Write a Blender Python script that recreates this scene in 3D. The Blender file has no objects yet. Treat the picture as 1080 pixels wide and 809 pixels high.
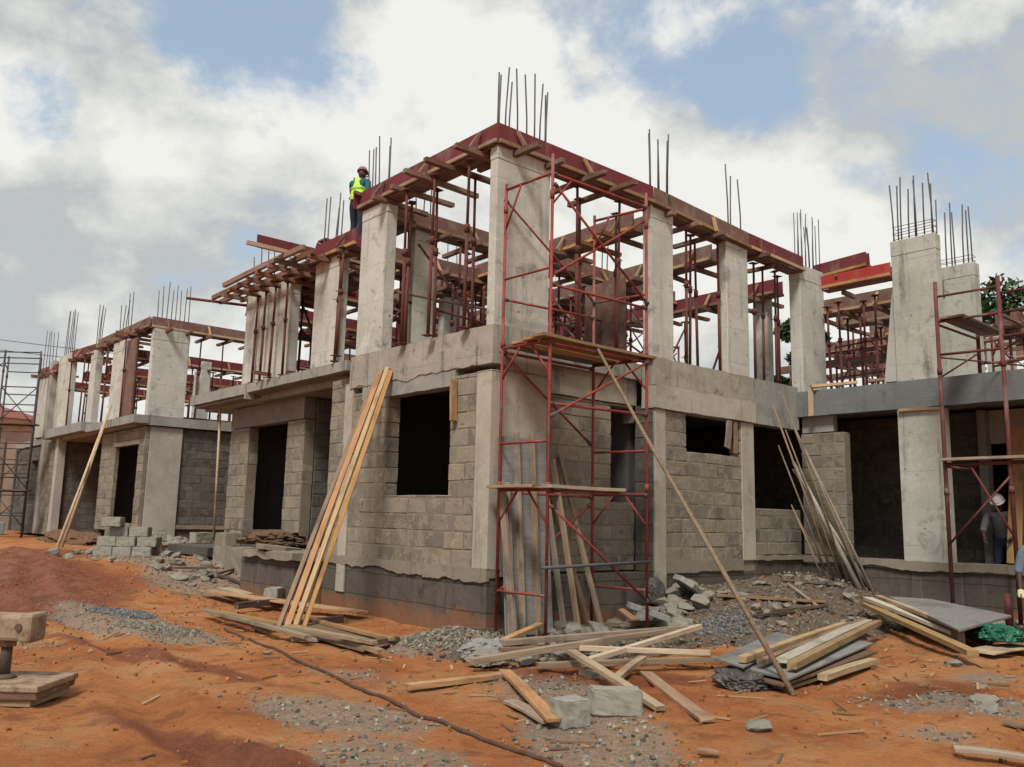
import bpy, bmesh, math, random
from mathutils import Vector, Matrix, noise
random.seed(7)
SC = bpy.context.scene
COL = SC.collection
rad = math.radians
V = Vector

# ------------------------------------------------------------------ helpers
def S(t):
    t = max(0., min(1., t)); return t*t*(3-2*t)

class MB:
    """collects simple solids and links them as one mesh object"""
    def __init__(s): s.v = []; s.f = []
    def add(s, vs, fs):
        n = len(s.v); s.v += [tuple(v) for v in vs]; s.f += [tuple(i+n for i in f) for f in fs]; return s
    def box(s, x0, x1, y0, y1, z0, z1):
        return s.add([(x0,y0,z0),(x1,y0,z0),(x1,y1,z0),(x0,y1,z0),(x0,y0,z1),(x1,y0,z1),(x1,y1,z1),(x0,y1,z1)],
                     [(3,2,1,0),(4,5,6,7),(0,1,5,4),(1,2,6,5),(2,3,7,6),(3,0,4,7)])
    def bar(s, p, q, w, t, up=(0,0,1)):
        p = V(p); q = V(q); d = (q-p).normalized(); u = V(up)
        if abs(d.dot(u)) > .98: u = V((1,0,0))
        r = d.cross(u).normalized()*w/2; u = r.cross(d).normalized()*t/2
        vs = [a+b for a in (p,q) for b in (-r-u, r-u, r+u, -r+u)]
        return s.add(vs, [(3,2,1,0),(4,5,6,7),(0,1,5,4),(1,2,6,5),(2,3,7,6),(3,0,4,7)])
    def tube(s, pts, r, n=8, r2=None, caps=True):
        pts = [V(p) for p in pts]; m = len(pts); base = len(s.v); prev = None
        for i, p in enumerate(pts):
            d = (pts[min(i+1,m-1)]-pts[max(i-1,0)]).normalized()
            a = prev if prev is not None else (V((0,0,1)) if abs(d.z) < .9 else V((1,0,0)))
            x = (a-d*a.dot(d)).normalized(); prev = x; y = d.cross(x)
            rr = r if r2 is None else r+(r2-r)*i/(m-1)
            for k in range(n):
                t = 2*math.pi*k/n; s.v.append(tuple(p+x*math.cos(t)*rr+y*math.sin(t)*rr))
        for i in range(m-1):
            for k in range(n):
                a = base+i*n+k; b = base+i*n+(k+1)%n
                s.f.append((a,b,b+n,a+n))
        if caps:
            s.f.append(tuple(base+k for k in range(n))[::-1]); s.f.append(tuple(base+(m-1)*n+k for k in range(n)))
        return s
    def prism(s, outline, z0, z1):
        n = len(outline)
        vs = [(x,y,z0) for x,y in outline]+[(x,y,z1) for x,y in outline]
        fs = [tuple(range(n))[::-1], tuple(range(n,2*n))]+[(i,(i+1)%n,(i+1)%n+n,i+n) for i in range(n)]
        return s.add(vs, fs)
    def mesh(s, name, mat, smooth=False):
        me = bpy.data.meshes.new(name); me.from_pydata(s.v, [], s.f)
        bm = bmesh.new(); bm.from_mesh(me); bmesh.ops.recalc_face_normals(bm, faces=bm.faces); bm.to_mesh(me); bm.free()
        if smooth: me.polygons.foreach_set('use_smooth', [True]*len(me.polygons))
        if mat: me.materials.append(mat)
        return me
    def build(s, name, mat, parent=None, smooth=False, bevel=0):
        return link(name, s.mesh(name, mat, smooth), parent, bevel)

WL = {}
def link(name, me, parent=None, bevel=0):
    o = bpy.data.objects.new(name, me); COL.objects.link(o)
    if parent is not None:
        o.parent = parent; o.matrix_parent_inverse = WL.get(parent.name, Matrix()).inverted()
    if bevel:
        m = o.modifiers.new('Bevel', 'BEVEL'); m.width = bevel; m.segments = 2; m.limit_method = 'ANGLE'
    return o
def thing(name, label, cat, loc=(0,0,0), group=None, rz=0):
    o = bpy.data.objects.new(name, None); COL.objects.link(o); o.empty_display_size = .2
    o.location = loc; o.rotation_euler = (0,0,rz); WL[o.name] = Matrix.Translation(V(loc)) @ Matrix.Rotation(rz,4,'Z')
    return tag(o, label, cat, group)
def tag(o, label=None, cat=None, group=None, kind=None):
    if label: o['label'] = label
    if cat: o['category'] = cat
    if group: o['group'] = group
    if kind: o['kind'] = kind
    return o
def copy_tree(o, parent=None):
    c = o.copy(); COL.objects.link(c)
    if parent is not None: c.parent = parent
    for ch in list(o.children): copy_tree(ch, c)
    return c

# ------------------------------------------------------------------ materials
class NT:
    def __init__(s, name):
        s.m = bpy.data.materials.new(name); s.m.use_nodes = True; s.t = s.m.node_tree
        s.b = s.t.nodes['Principled BSDF']; s.o = s.t.nodes['Material Output']
        s.tc = s.t.nodes.new('ShaderNodeTexCoord')
    def n(s, typ, **kw):
        x = s.t.nodes.new(typ)
        for k, v in kw.items(): setattr(x, k, v)
        return x
    def l(s, a, b): s.t.links.new(a, b)
    def noise(s, scale, detail=5, rough=.6, vec=None, stretch=None, dist=0.):
        x = s.n('ShaderNodeTexNoise'); x.inputs['Scale'].default_value = scale; x.inputs['Detail'].default_value = detail
        x.inputs['Roughness'].default_value = rough; x.inputs['Distortion'].default_value = dist
        v = vec or s.tc.outputs['Object']
        if stretch:
            mp = s.n('ShaderNodeMapping'); mp.inputs['Scale'].default_value = stretch; s.l(v, mp.inputs['Vector']); v = mp.outputs['Vector']
        s.l(v, x.inputs['Vector']); return x.outputs['Fac']
    def ramp(s, fac, stops):
        r = s.n('ShaderNodeValToRGB'); e = r.color_ramp.elements
        while len(e) < len(stops): e.new(.5)
        for i, (p, c) in enumerate(stops):
            e[i].position = p; e[i].color = (*c, 1) if len(c) == 3 else c
        s.l(fac, r.inputs['Fac']); return r.outputs['Color']
    def step(s, fac, a, b):
        r = s.n('ShaderNodeMapRange'); r.interpolation_type = 'SMOOTHSTEP'
        r.inputs['From Min'].default_value = a; r.inputs['From Max'].default_value = b; s.l(fac, r.inputs['Value']); return r.outputs['Result']
    def mix(s, fac, a, b, mode='MIX'):
        x = s.n('ShaderNodeMix', data_type='RGBA', blend_type=mode)
        for sock, val in ((x.inputs[0], fac), (x.inputs[6], a), (x.inputs[7], b)):
            if isinstance(val, (int, float)): sock.default_value = val
            elif isinstance(val, tuple): sock.default_value = (*val, 1)
            else: s.l(val, sock)
        return x.outputs[2]
    def math(s, op, a, b=None):
        x = s.n('ShaderNodeMath', operation=op)
        for i, val in enumerate((a, b)):
            if val is None: continue
            if isinstance(val, (int, float)): x.inputs[i].default_value = val
            else: s.l(val, x.inputs[i])
        return x.outputs[0]
    def bump(s, h, strength=.4, dist=.02):
        b = s.n('ShaderNodeBump'); b.inputs['Strength'].default_value = strength; b.inputs['Distance'].default_value = dist
        s.l(h, b.inputs['Height']); s.l(b.outputs['Normal'], s.b.inputs['Normal'])
    def done(s, col, rough=.85, metal=0., spec=.3):
        if isinstance(col, tuple): s.b.inputs['Base Color'].default_value = (*col, 1)
        else: s.l(col, s.b.inputs['Base Color'])
        if isinstance(rough, (int, float)): s.b.inputs['Roughness'].default_value = rough
        else: s.l(rough, s.b.inputs['Roughness'])
        s.b.inputs['Metallic'].default_value = metal; s.b.inputs['Specular IOR Level'].default_value = spec
        return s.m

def concrete(name, c, dark, stain=.5, streak=.4, joints=False, holes=True, splash=False):
    k = NT(name)
    big = k.noise(1.1, 6, .65); fine = k.noise(14, 6, .7); st = k.noise(2.2, 6, .65, stretch=(3.2,3.2,.28)); blot = k.noise(2.6, 7, .7, dist=.6)
    lo = tuple(x*.78 for x in c); hi = tuple(min(1,x*1.16) for x in c)
    col = k.ramp(big, [(.3, lo), (.55, c), (.75, hi)])
    col = k.mix(k.math('MULTIPLY', k.step(blot, .54, .70), stain), col, dark)
    col = k.mix(k.math('MULTIPLY', k.step(st, .52, .72), streak), col, tuple(x*.8 for x in dark))
    col = k.mix(k.math('MULTIPLY', k.step(fine, .45, .75), .28), col, tuple(min(1,x*1.35) for x in c))
    h = k.math('ADD', k.math('MULTIPLY', fine, .5), big)
    if joints:
        sep = k.n('ShaderNodeSeparateXYZ'); k.l(k.tc.outputs['Object'], sep.inputs[0])
        wob = k.math('MULTIPLY', k.noise(1.5, 3), .05)
        fr = k.math('FRACT', k.math('MULTIPLY', k.math('ADD', sep.outputs['Z'], wob), 1/.61))
        ln = k.math('LESS_THAN', fr, .02)
        col = k.mix(k.math('MULTIPLY', k.math('MULTIPLY', ln, k.step(k.noise(2.2, 3), .40, .62)), .4), col, dark); h = k.math('SUBTRACT', h, k.math('MULTIPLY', ln, .5))
    if holes:
        vo = k.n('ShaderNodeTexVoronoi'); vo.inputs['Scale'].default_value = 5.5; k.l(k.tc.outputs['Object'], vo.inputs['Vector'])
        ho = k.step(vo.outputs['Distance'], .16, .07)
        pick = k.step(k.noise(3.3, 2), .5, .56); ho = k.math('MULTIPLY', ho, pick)
        col = k.mix(k.math('MULTIPLY', ho, .6), col, tuple(x*.6 for x in dark)); h = k.math('SUBTRACT', h, k.math('MULTIPLY', ho, .6))
    hc = k.noise(4.2, 9, .78, dist=1.0)                    # honeycombing and grout runs
    col = k.mix(k.math('MULTIPLY', k.step(hc, .60, .66), .55*stain+.1), col, tuple(x*.55 for x in dark))
    pale = k.noise(2.4, 8, .74, dist=1.4)
    col = k.mix(k.math('MULTIPLY', k.step(pale, .56, .63), .4), col, tuple(min(1, x*1.3) for x in c))
    if splash:
        sp = k.n('ShaderNodeSeparateXYZ'); k.l(k.tc.outputs['Object'], sp.inputs[0])
        lvl = k.math('SUBTRACT', k.math('MULTIPLY', k.noise(2.6, 6, .7), .75), sp.outputs['Z'])
        col = k.mix(k.math('MULTIPLY', k.step(lvl, .02, .22), .6), col, (.24,.10,.045))
        rows = k.math('FRACT', k.math('MULTIPLY', k.math('ADD', sp.outputs['Z'], k.math('MULTIPLY', k.noise(1.8, 4), .06)), 1/.33))
        rl = k.math('LESS_THAN', rows, .05); col = k.mix(k.math('MULTIPLY', rl, .6), col, tuple(x*.5 for x in dark)); h = k.math('SUBTRACT', h, rl)
        dr = k.noise(3.1, 5, .7, stretch=(5,5,.12)); col = k.mix(k.math('MULTIPLY', k.step(dr, .58, .68), .4), col, tuple(x*2.1 for x in c))
    k.bump(h, .55, .015)
    return k.done(col, .9, spec=.2)

def blockmat(name, c, dark, warm):
    k = NT(name); geo = k.n('ShaderNodeNewGeometry'); isl = geo.outputs['Random Per Island']
    col = k.ramp(isl, [(0., tuple(x*.68 for x in c)), (.45, c), (.8, tuple(x*1.22 for x in c)), (1., warm)])
    big = k.noise(.9, 5, .6); fine = k.noise(26, 6, .75); st = k.noise(1.9, 6, .7, stretch=(2.5,2.5,.5)); med = k.noise(5, 5, .7, dist=.4)
    col = k.mix(k.math('MULTIPLY', k.step(big, .50, .68), .5), col, dark)
    col = k.mix(k.math('MULTIPLY', k.step(st, .54, .72), .5), col, tuple(x*.7 for x in dark))
    col = k.mix(k.math('MULTIPLY', k.step(med, .56, .66), .55), col, tuple(x*1.3 for x in warm))
    col = k.mix(k.math('MULTIPLY', k.step(fine, .5, .8), .35), col, tuple(x*.6 for x in c))
    sm = k.noise(3.4, 8, .72, dist=1.2)
    col = k.mix(k.math('MULTIPLY', k.step(sm, .51, .57), .62), col, tuple(x*1.42 for x in c))
    sm2 = k.noise(7.5, 8, .75, dist=.8)
    col = k.mix(k.math('MULTIPLY', k.step(sm2, .57, .64), .55), col, tuple(x*.5 for x in dark))
    k.bump(k.math('ADD', fine, k.math('MULTIPLY', med, 1.5)), .6, .014)
    return k.done(col, .95, spec=.15)

def wood(name, c, c2, rough=.75, stainc=None):
    k = NT(name); oi = k.n('ShaderNodeObjectInfo'); geo = k.n('ShaderNodeNewGeometry')
    off = k.n('ShaderNodeVectorMath', operation='ADD'); k.l(k.tc.outputs['Object'], off.inputs[0])
    cm = k.n('ShaderNodeCombineXYZ'); r9 = k.math('MULTIPLY', oi.outputs['Random'], 37.); [k.l(r9, cm.inputs[i]) for i in range(3)]
    k.l(cm.outputs[0], off.inputs[1])
    g = k.noise(7, 6, .65, off.outputs[0], (.35, 6, 6), .5); b = k.noise(1.6, 4, .6, off.outputs[0]); f = k.noise(40, 4, .7, off.outputs[0], (.2, 2, 2))
    col = k.ramp(g, [(.3, c2), (.52, c), (.75, tuple(min(1,x*1.2) for x in c))])
    col = k.mix(k.math('MULTIPLY', k.step(b, .50, .68), .6), col, stainc or tuple(x*.55 for x in c2))
    col = k.mix(k.math('MULTIPLY', k.step(f, .55, .7), .4), col, tuple(x*.6 for x in c2))
    hv = k.n('ShaderNodeHueSaturation'); k.l(col, hv.inputs['Color'])
    rv = k.math('ADD', k.math('MULTIPLY', oi.outputs['Random'], .62), .55); k.l(rv, hv.inputs['Value'])
    r2_ = k.math('FRACT', k.math('MULTIPLY', oi.outputs['Random'], 7.31)); k.l(k.math('ADD', k.math('MULTIPLY', r2_, .4), .74), hv.inputs['Saturation'])
    cem = k.noise(5, 7, .75, off.outputs[0], (.5,2,2), 1.)
    k.l(k.mix(k.math('MULTIPLY', k.step(cem, .56, .66), .55), col, (.30,.275,.235)), hv.inputs['Color'])
    k.bump(g, .5, .006)
    return k.done(hv.outputs['Color'], rough, spec=.25)

def paint(name, c, rust, amt=.5, rough=.55, metal=0.):
    k = NT(name); oi = k.n('ShaderNodeObjectInfo')
    a = k.noise(6, 6, .7); b = k.noise(30, 4, .7); g = k.noise(3, 4, .6, stretch=(1,1,.4))
    col = k.mix(k.math('MULTIPLY', k.step(a, .6-.25*amt, .78-.2*amt), .85), c, rust)
    col = k.mix(k.math('MULTIPLY', k.step(g, .52, .68), .35), col, (.23,.2,.17))
    col = k.mix(k.math('MULTIPLY', k.step(b, .58, .66), .4), col, tuple(x*.45 for x in rust))
    k.bump(b, .25, .004)
    return k.done(col, k.ramp(a, [(.3,(rough,)*3),(.7,(.9,)*3)]), metal, .35)

def plain(name, c, rough=.8, var=.3, scale=9, spec=.3, bump=.2):
    k = NT(name); a = k.noise(scale, 5, .65)
    col = k.ramp(a, [(.3, tuple(x*(1-var) for x in c)), (.7, tuple(min(1,x*(1+var)) for x in c))])
    k.bump(a, bump, .01); return k.done(col, rough, spec=spec)

def leafmat(name, c, rough=.6):
    k = NT(name); geo = k.n('ShaderNodeNewGeometry')
    col = k.ramp(geo.outputs['Random Per Island'], [(0., tuple(x*.45 for x in c)), (.6, c), (1., tuple(x*1.5 for x in c))])
    return k.done(col, rough, spec=.2)
M = {}
M['col'] = concrete('column_concrete', (.465,.455,.405), (.185,.18,.16), .85, .6, True)
M['cold'] = concrete('column_concrete_greenish', (.39,.39,.345), (.16,.15,.125), .7, .75, True)
M['band'] = concrete('beige_band_concrete', (.325,.295,.245), (.12,.108,.09), .9, .75, True, False)
M['strip'] = concrete('pale_strip_concrete', (.37,.335,.275), (.15,.135,.115), .5, .5, False, False)
M['plinth'] = concrete('dark_plinth_concrete', (.098,.083,.067), (.036,.031,.026), .8, .75, False, False, True)
M['ledge'] = concrete('ledge_mortar', (.225,.195,.15), (.10,.088,.07), .5, .4, False, False)
M['slab'] = concrete('slab_concrete', (.27,.26,.235), (.12,.115,.105), .5, .5, False, False)
M['mortard'] = concrete('dark_joint_mortar', (.095,.085,.07), (.045,.04,.034), .5, .4, False, False)
M['beamgrey'] = concrete('grey_beam_concrete', (.15,.158,.155), (.08,.085,.085), .4, .6, True, False)
M['plaster'] = concrete('smooth_plaster', (.36,.335,.295), (.22,.20,.175), .25, .25, False, False)
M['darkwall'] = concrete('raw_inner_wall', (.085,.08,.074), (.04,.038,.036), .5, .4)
M['soffit'] = concrete('shade_toned_soffit', (.20,.17,.15), (.09,.075,.07), .5, .2, True, False)  # brownish concrete, darkened further to stand in for shade under the canopies
M['block'] = blockmat('sandcrete_block', (.198,.175,.14), (.095,.085,.07), (.265,.22,.16))
M['blockg'] = blockmat('grey_sandcrete_block', (.175,.158,.128), (.08,.073,.06), (.21,.18,.13))
M['blockd'] = blockmat('dirty_shaded_block', (.10,.092,.078), (.05,.046,.04), (.12,.105,.085))  # darker block: dirt on the side wall, shade painted into recessed walls
M['mortar'] = concrete('joint_mortar', (.20,.168,.125), (.09,.077,.06), .5, .4, False, False)
M['formred'] = paint('oxblood_form_panel', (.145,.020,.026), (.10,.04,.036), .55, .65)
M['formbrown'] = paint('brown_form_panel', (.145,.075,.06), (.2,.14,.1), .6, .7)
M['formbright'] = paint('bright_red_form_panel', (.33,.03,.025), (.2,.03,.025), .2, .5)
M['prop'] = paint('rusty_prop_steel', (.115,.034,.028), (.07,.028,.020), .6, .75)
M['scaf'] = paint('red_scaffold_paint', (.25,.038,.030), (.10,.038,.028), .6, .6)
M['scafd'] = paint('dull_red_scaffold_paint', (.115,.026,.024), (.06,.026,.022), .5, .65)
M['scafg'] = paint('dark_scaffold_steel', (.06,.055,.055), (.08,.04,.03), .5, .6)
M['rebar'] = paint('rebar_steel', (.075,.075,.085), (.10,.065,.05), .3, .6)
M['new'] = wood('sawn_timber', (.40,.245,.125), (.26,.145,.07))
M['orange'] = wood('orange_timber', (.40,.225,.115), (.26,.125,.055))
M['pale'] = wood('pale_timber', (.46,.335,.205), (.32,.215,.12))
M['yellow'] = wood('yellow_timber', (.46,.315,.16), (.30,.18,.08))
M['white'] = wood('whitish_timber', (.50,.44,.33), (.36,.28,.19))
M['old'] = wood('weathered_timber', (.27,.20,.135), (.16,.115,.08))
M['dark'] = wood('dark_timber', (.14,.09,.06), (.08,.05,.035))
M['bearer'] = wood('form_bearer_timber', (.23,.12,.078), (.12,.058,.042))
M['grey'] = wood('grey_ply', (.215,.205,.19), (.15,.143,.132), .7, (.09,.09,.09))
M['chips'] = leafmat('stone_chip', (.195,.175,.14), .95)
M['bluechips'] = leafmat('blue_grey_stone', (.14,.142,.146), .95)
M['debris'] = leafmat('rubble_chip', (.15,.13,.10), .95)
M['rubble'] = concrete('rubble_concrete', (.215,.195,.16), (.10,.088,.07), .6, .2)
M['clod'] = leafmat('laterite_clod', (.25,.10,.04), .95)
M['dirt'] = concrete('brown_spoil', (.15,.085,.05), (.07,.045,.03), .6, .2, False, False)
M['blk'] = concrete('loose_block', (.27,.255,.215), (.12,.11,.09), .7, .3)
M['splinter'] = leafmat('wood_splinter', (.27,.17,.09), .9)
M['poly'] = plain('dark_polythene', (.06,.054,.048), .45, .4, 4, .5)
M['green'] = plain('green_plastic_bag', (.01,.10,.05), .45, .5, 5, .5)
M['cream'] = paint('cream_machine_paint', (.29,.21,.135), (.13,.07,.04), .65, .7)
M['darkmetal'] = paint('dark_greasy_steel', (.09,.065,.05), (.06,.04,.03), .4, .5)
M['skin'] = plain('dark_skin', (.065,.036,.024), .55, .15, 20)
M['hair'] = plain('black_hair', (.012,.011,.01), .8, .2, 60)
M['eye'] = plain('eye_white', (.6,.58,.54), .4, .05, 20)
M['teal'] = plain('teal_shirt', (.018,.105,.115), .9, .25, 8)
M['hivis'] = plain('hi_vis_yellow_green', (.45,.80,.06), .8, .12, 8)
M['silver'] = plain('reflective_tape', (.6,.62,.6), .4, .1, 8)
M['navy'] = plain('navy_trousers', (.018,.024,.045), .9, .3, 8)
M['maroonhat'] = plain('maroon_hard_hat', (.22,.075,.075), .4, .12, 6, .5)
M['whitehat'] = plain('white_hard_hat', (.8,.8,.78), .35, .05, 6, .5)
M['greyshirt'] = plain('grey_striped_shirt', (.13,.135,.14), .9, .3, 8)
M['blueshirt'] = plain('grey_blue_shirt', (.11,.15,.19), .9, .2, 8)
M['glove'] = plain('pale_work_glove', (.50,.47,.30), .85, .2, 14)
M['bark'] = plain('bark', (.10,.075,.05), .95, .35, 12)
M['rope'] = plain('brown_hose', (.075,.04,.028), .8, .3, 12)
M['plasticblack'] = plain('black_cable', (.02,.02,.022), .6, .2, 6)
M['blackhole'] = plain('dark_boot', (.02,.018,.016), .7, .2, 12)
M['compound'] = concrete('compound_wall_render', (.25,.185,.14), (.13,.10,.08), .5, .5, False, False)
M['pinkwall'] = concrete('far_house_render', (.42,.32,.26), (.3,.22,.18), .3, .2, False, False)
M['roofred'] = plain('far_roof_sheet', (.19,.065,.05), .8, .2, 4)
M['glassdark'] = plain('dark_window_pane', (.02,.022,.026), .15, .1, 4, .5)
M['trough'] = plain('pale_blue_grey_metal', (.30,.34,.38), .5, .15, 6)
M['leaf'] = leafmat('dark_leaf', (.030,.060,.020))
M['leaf2'] = leafmat('mid_leaf', (.045,.085,.028))

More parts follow.
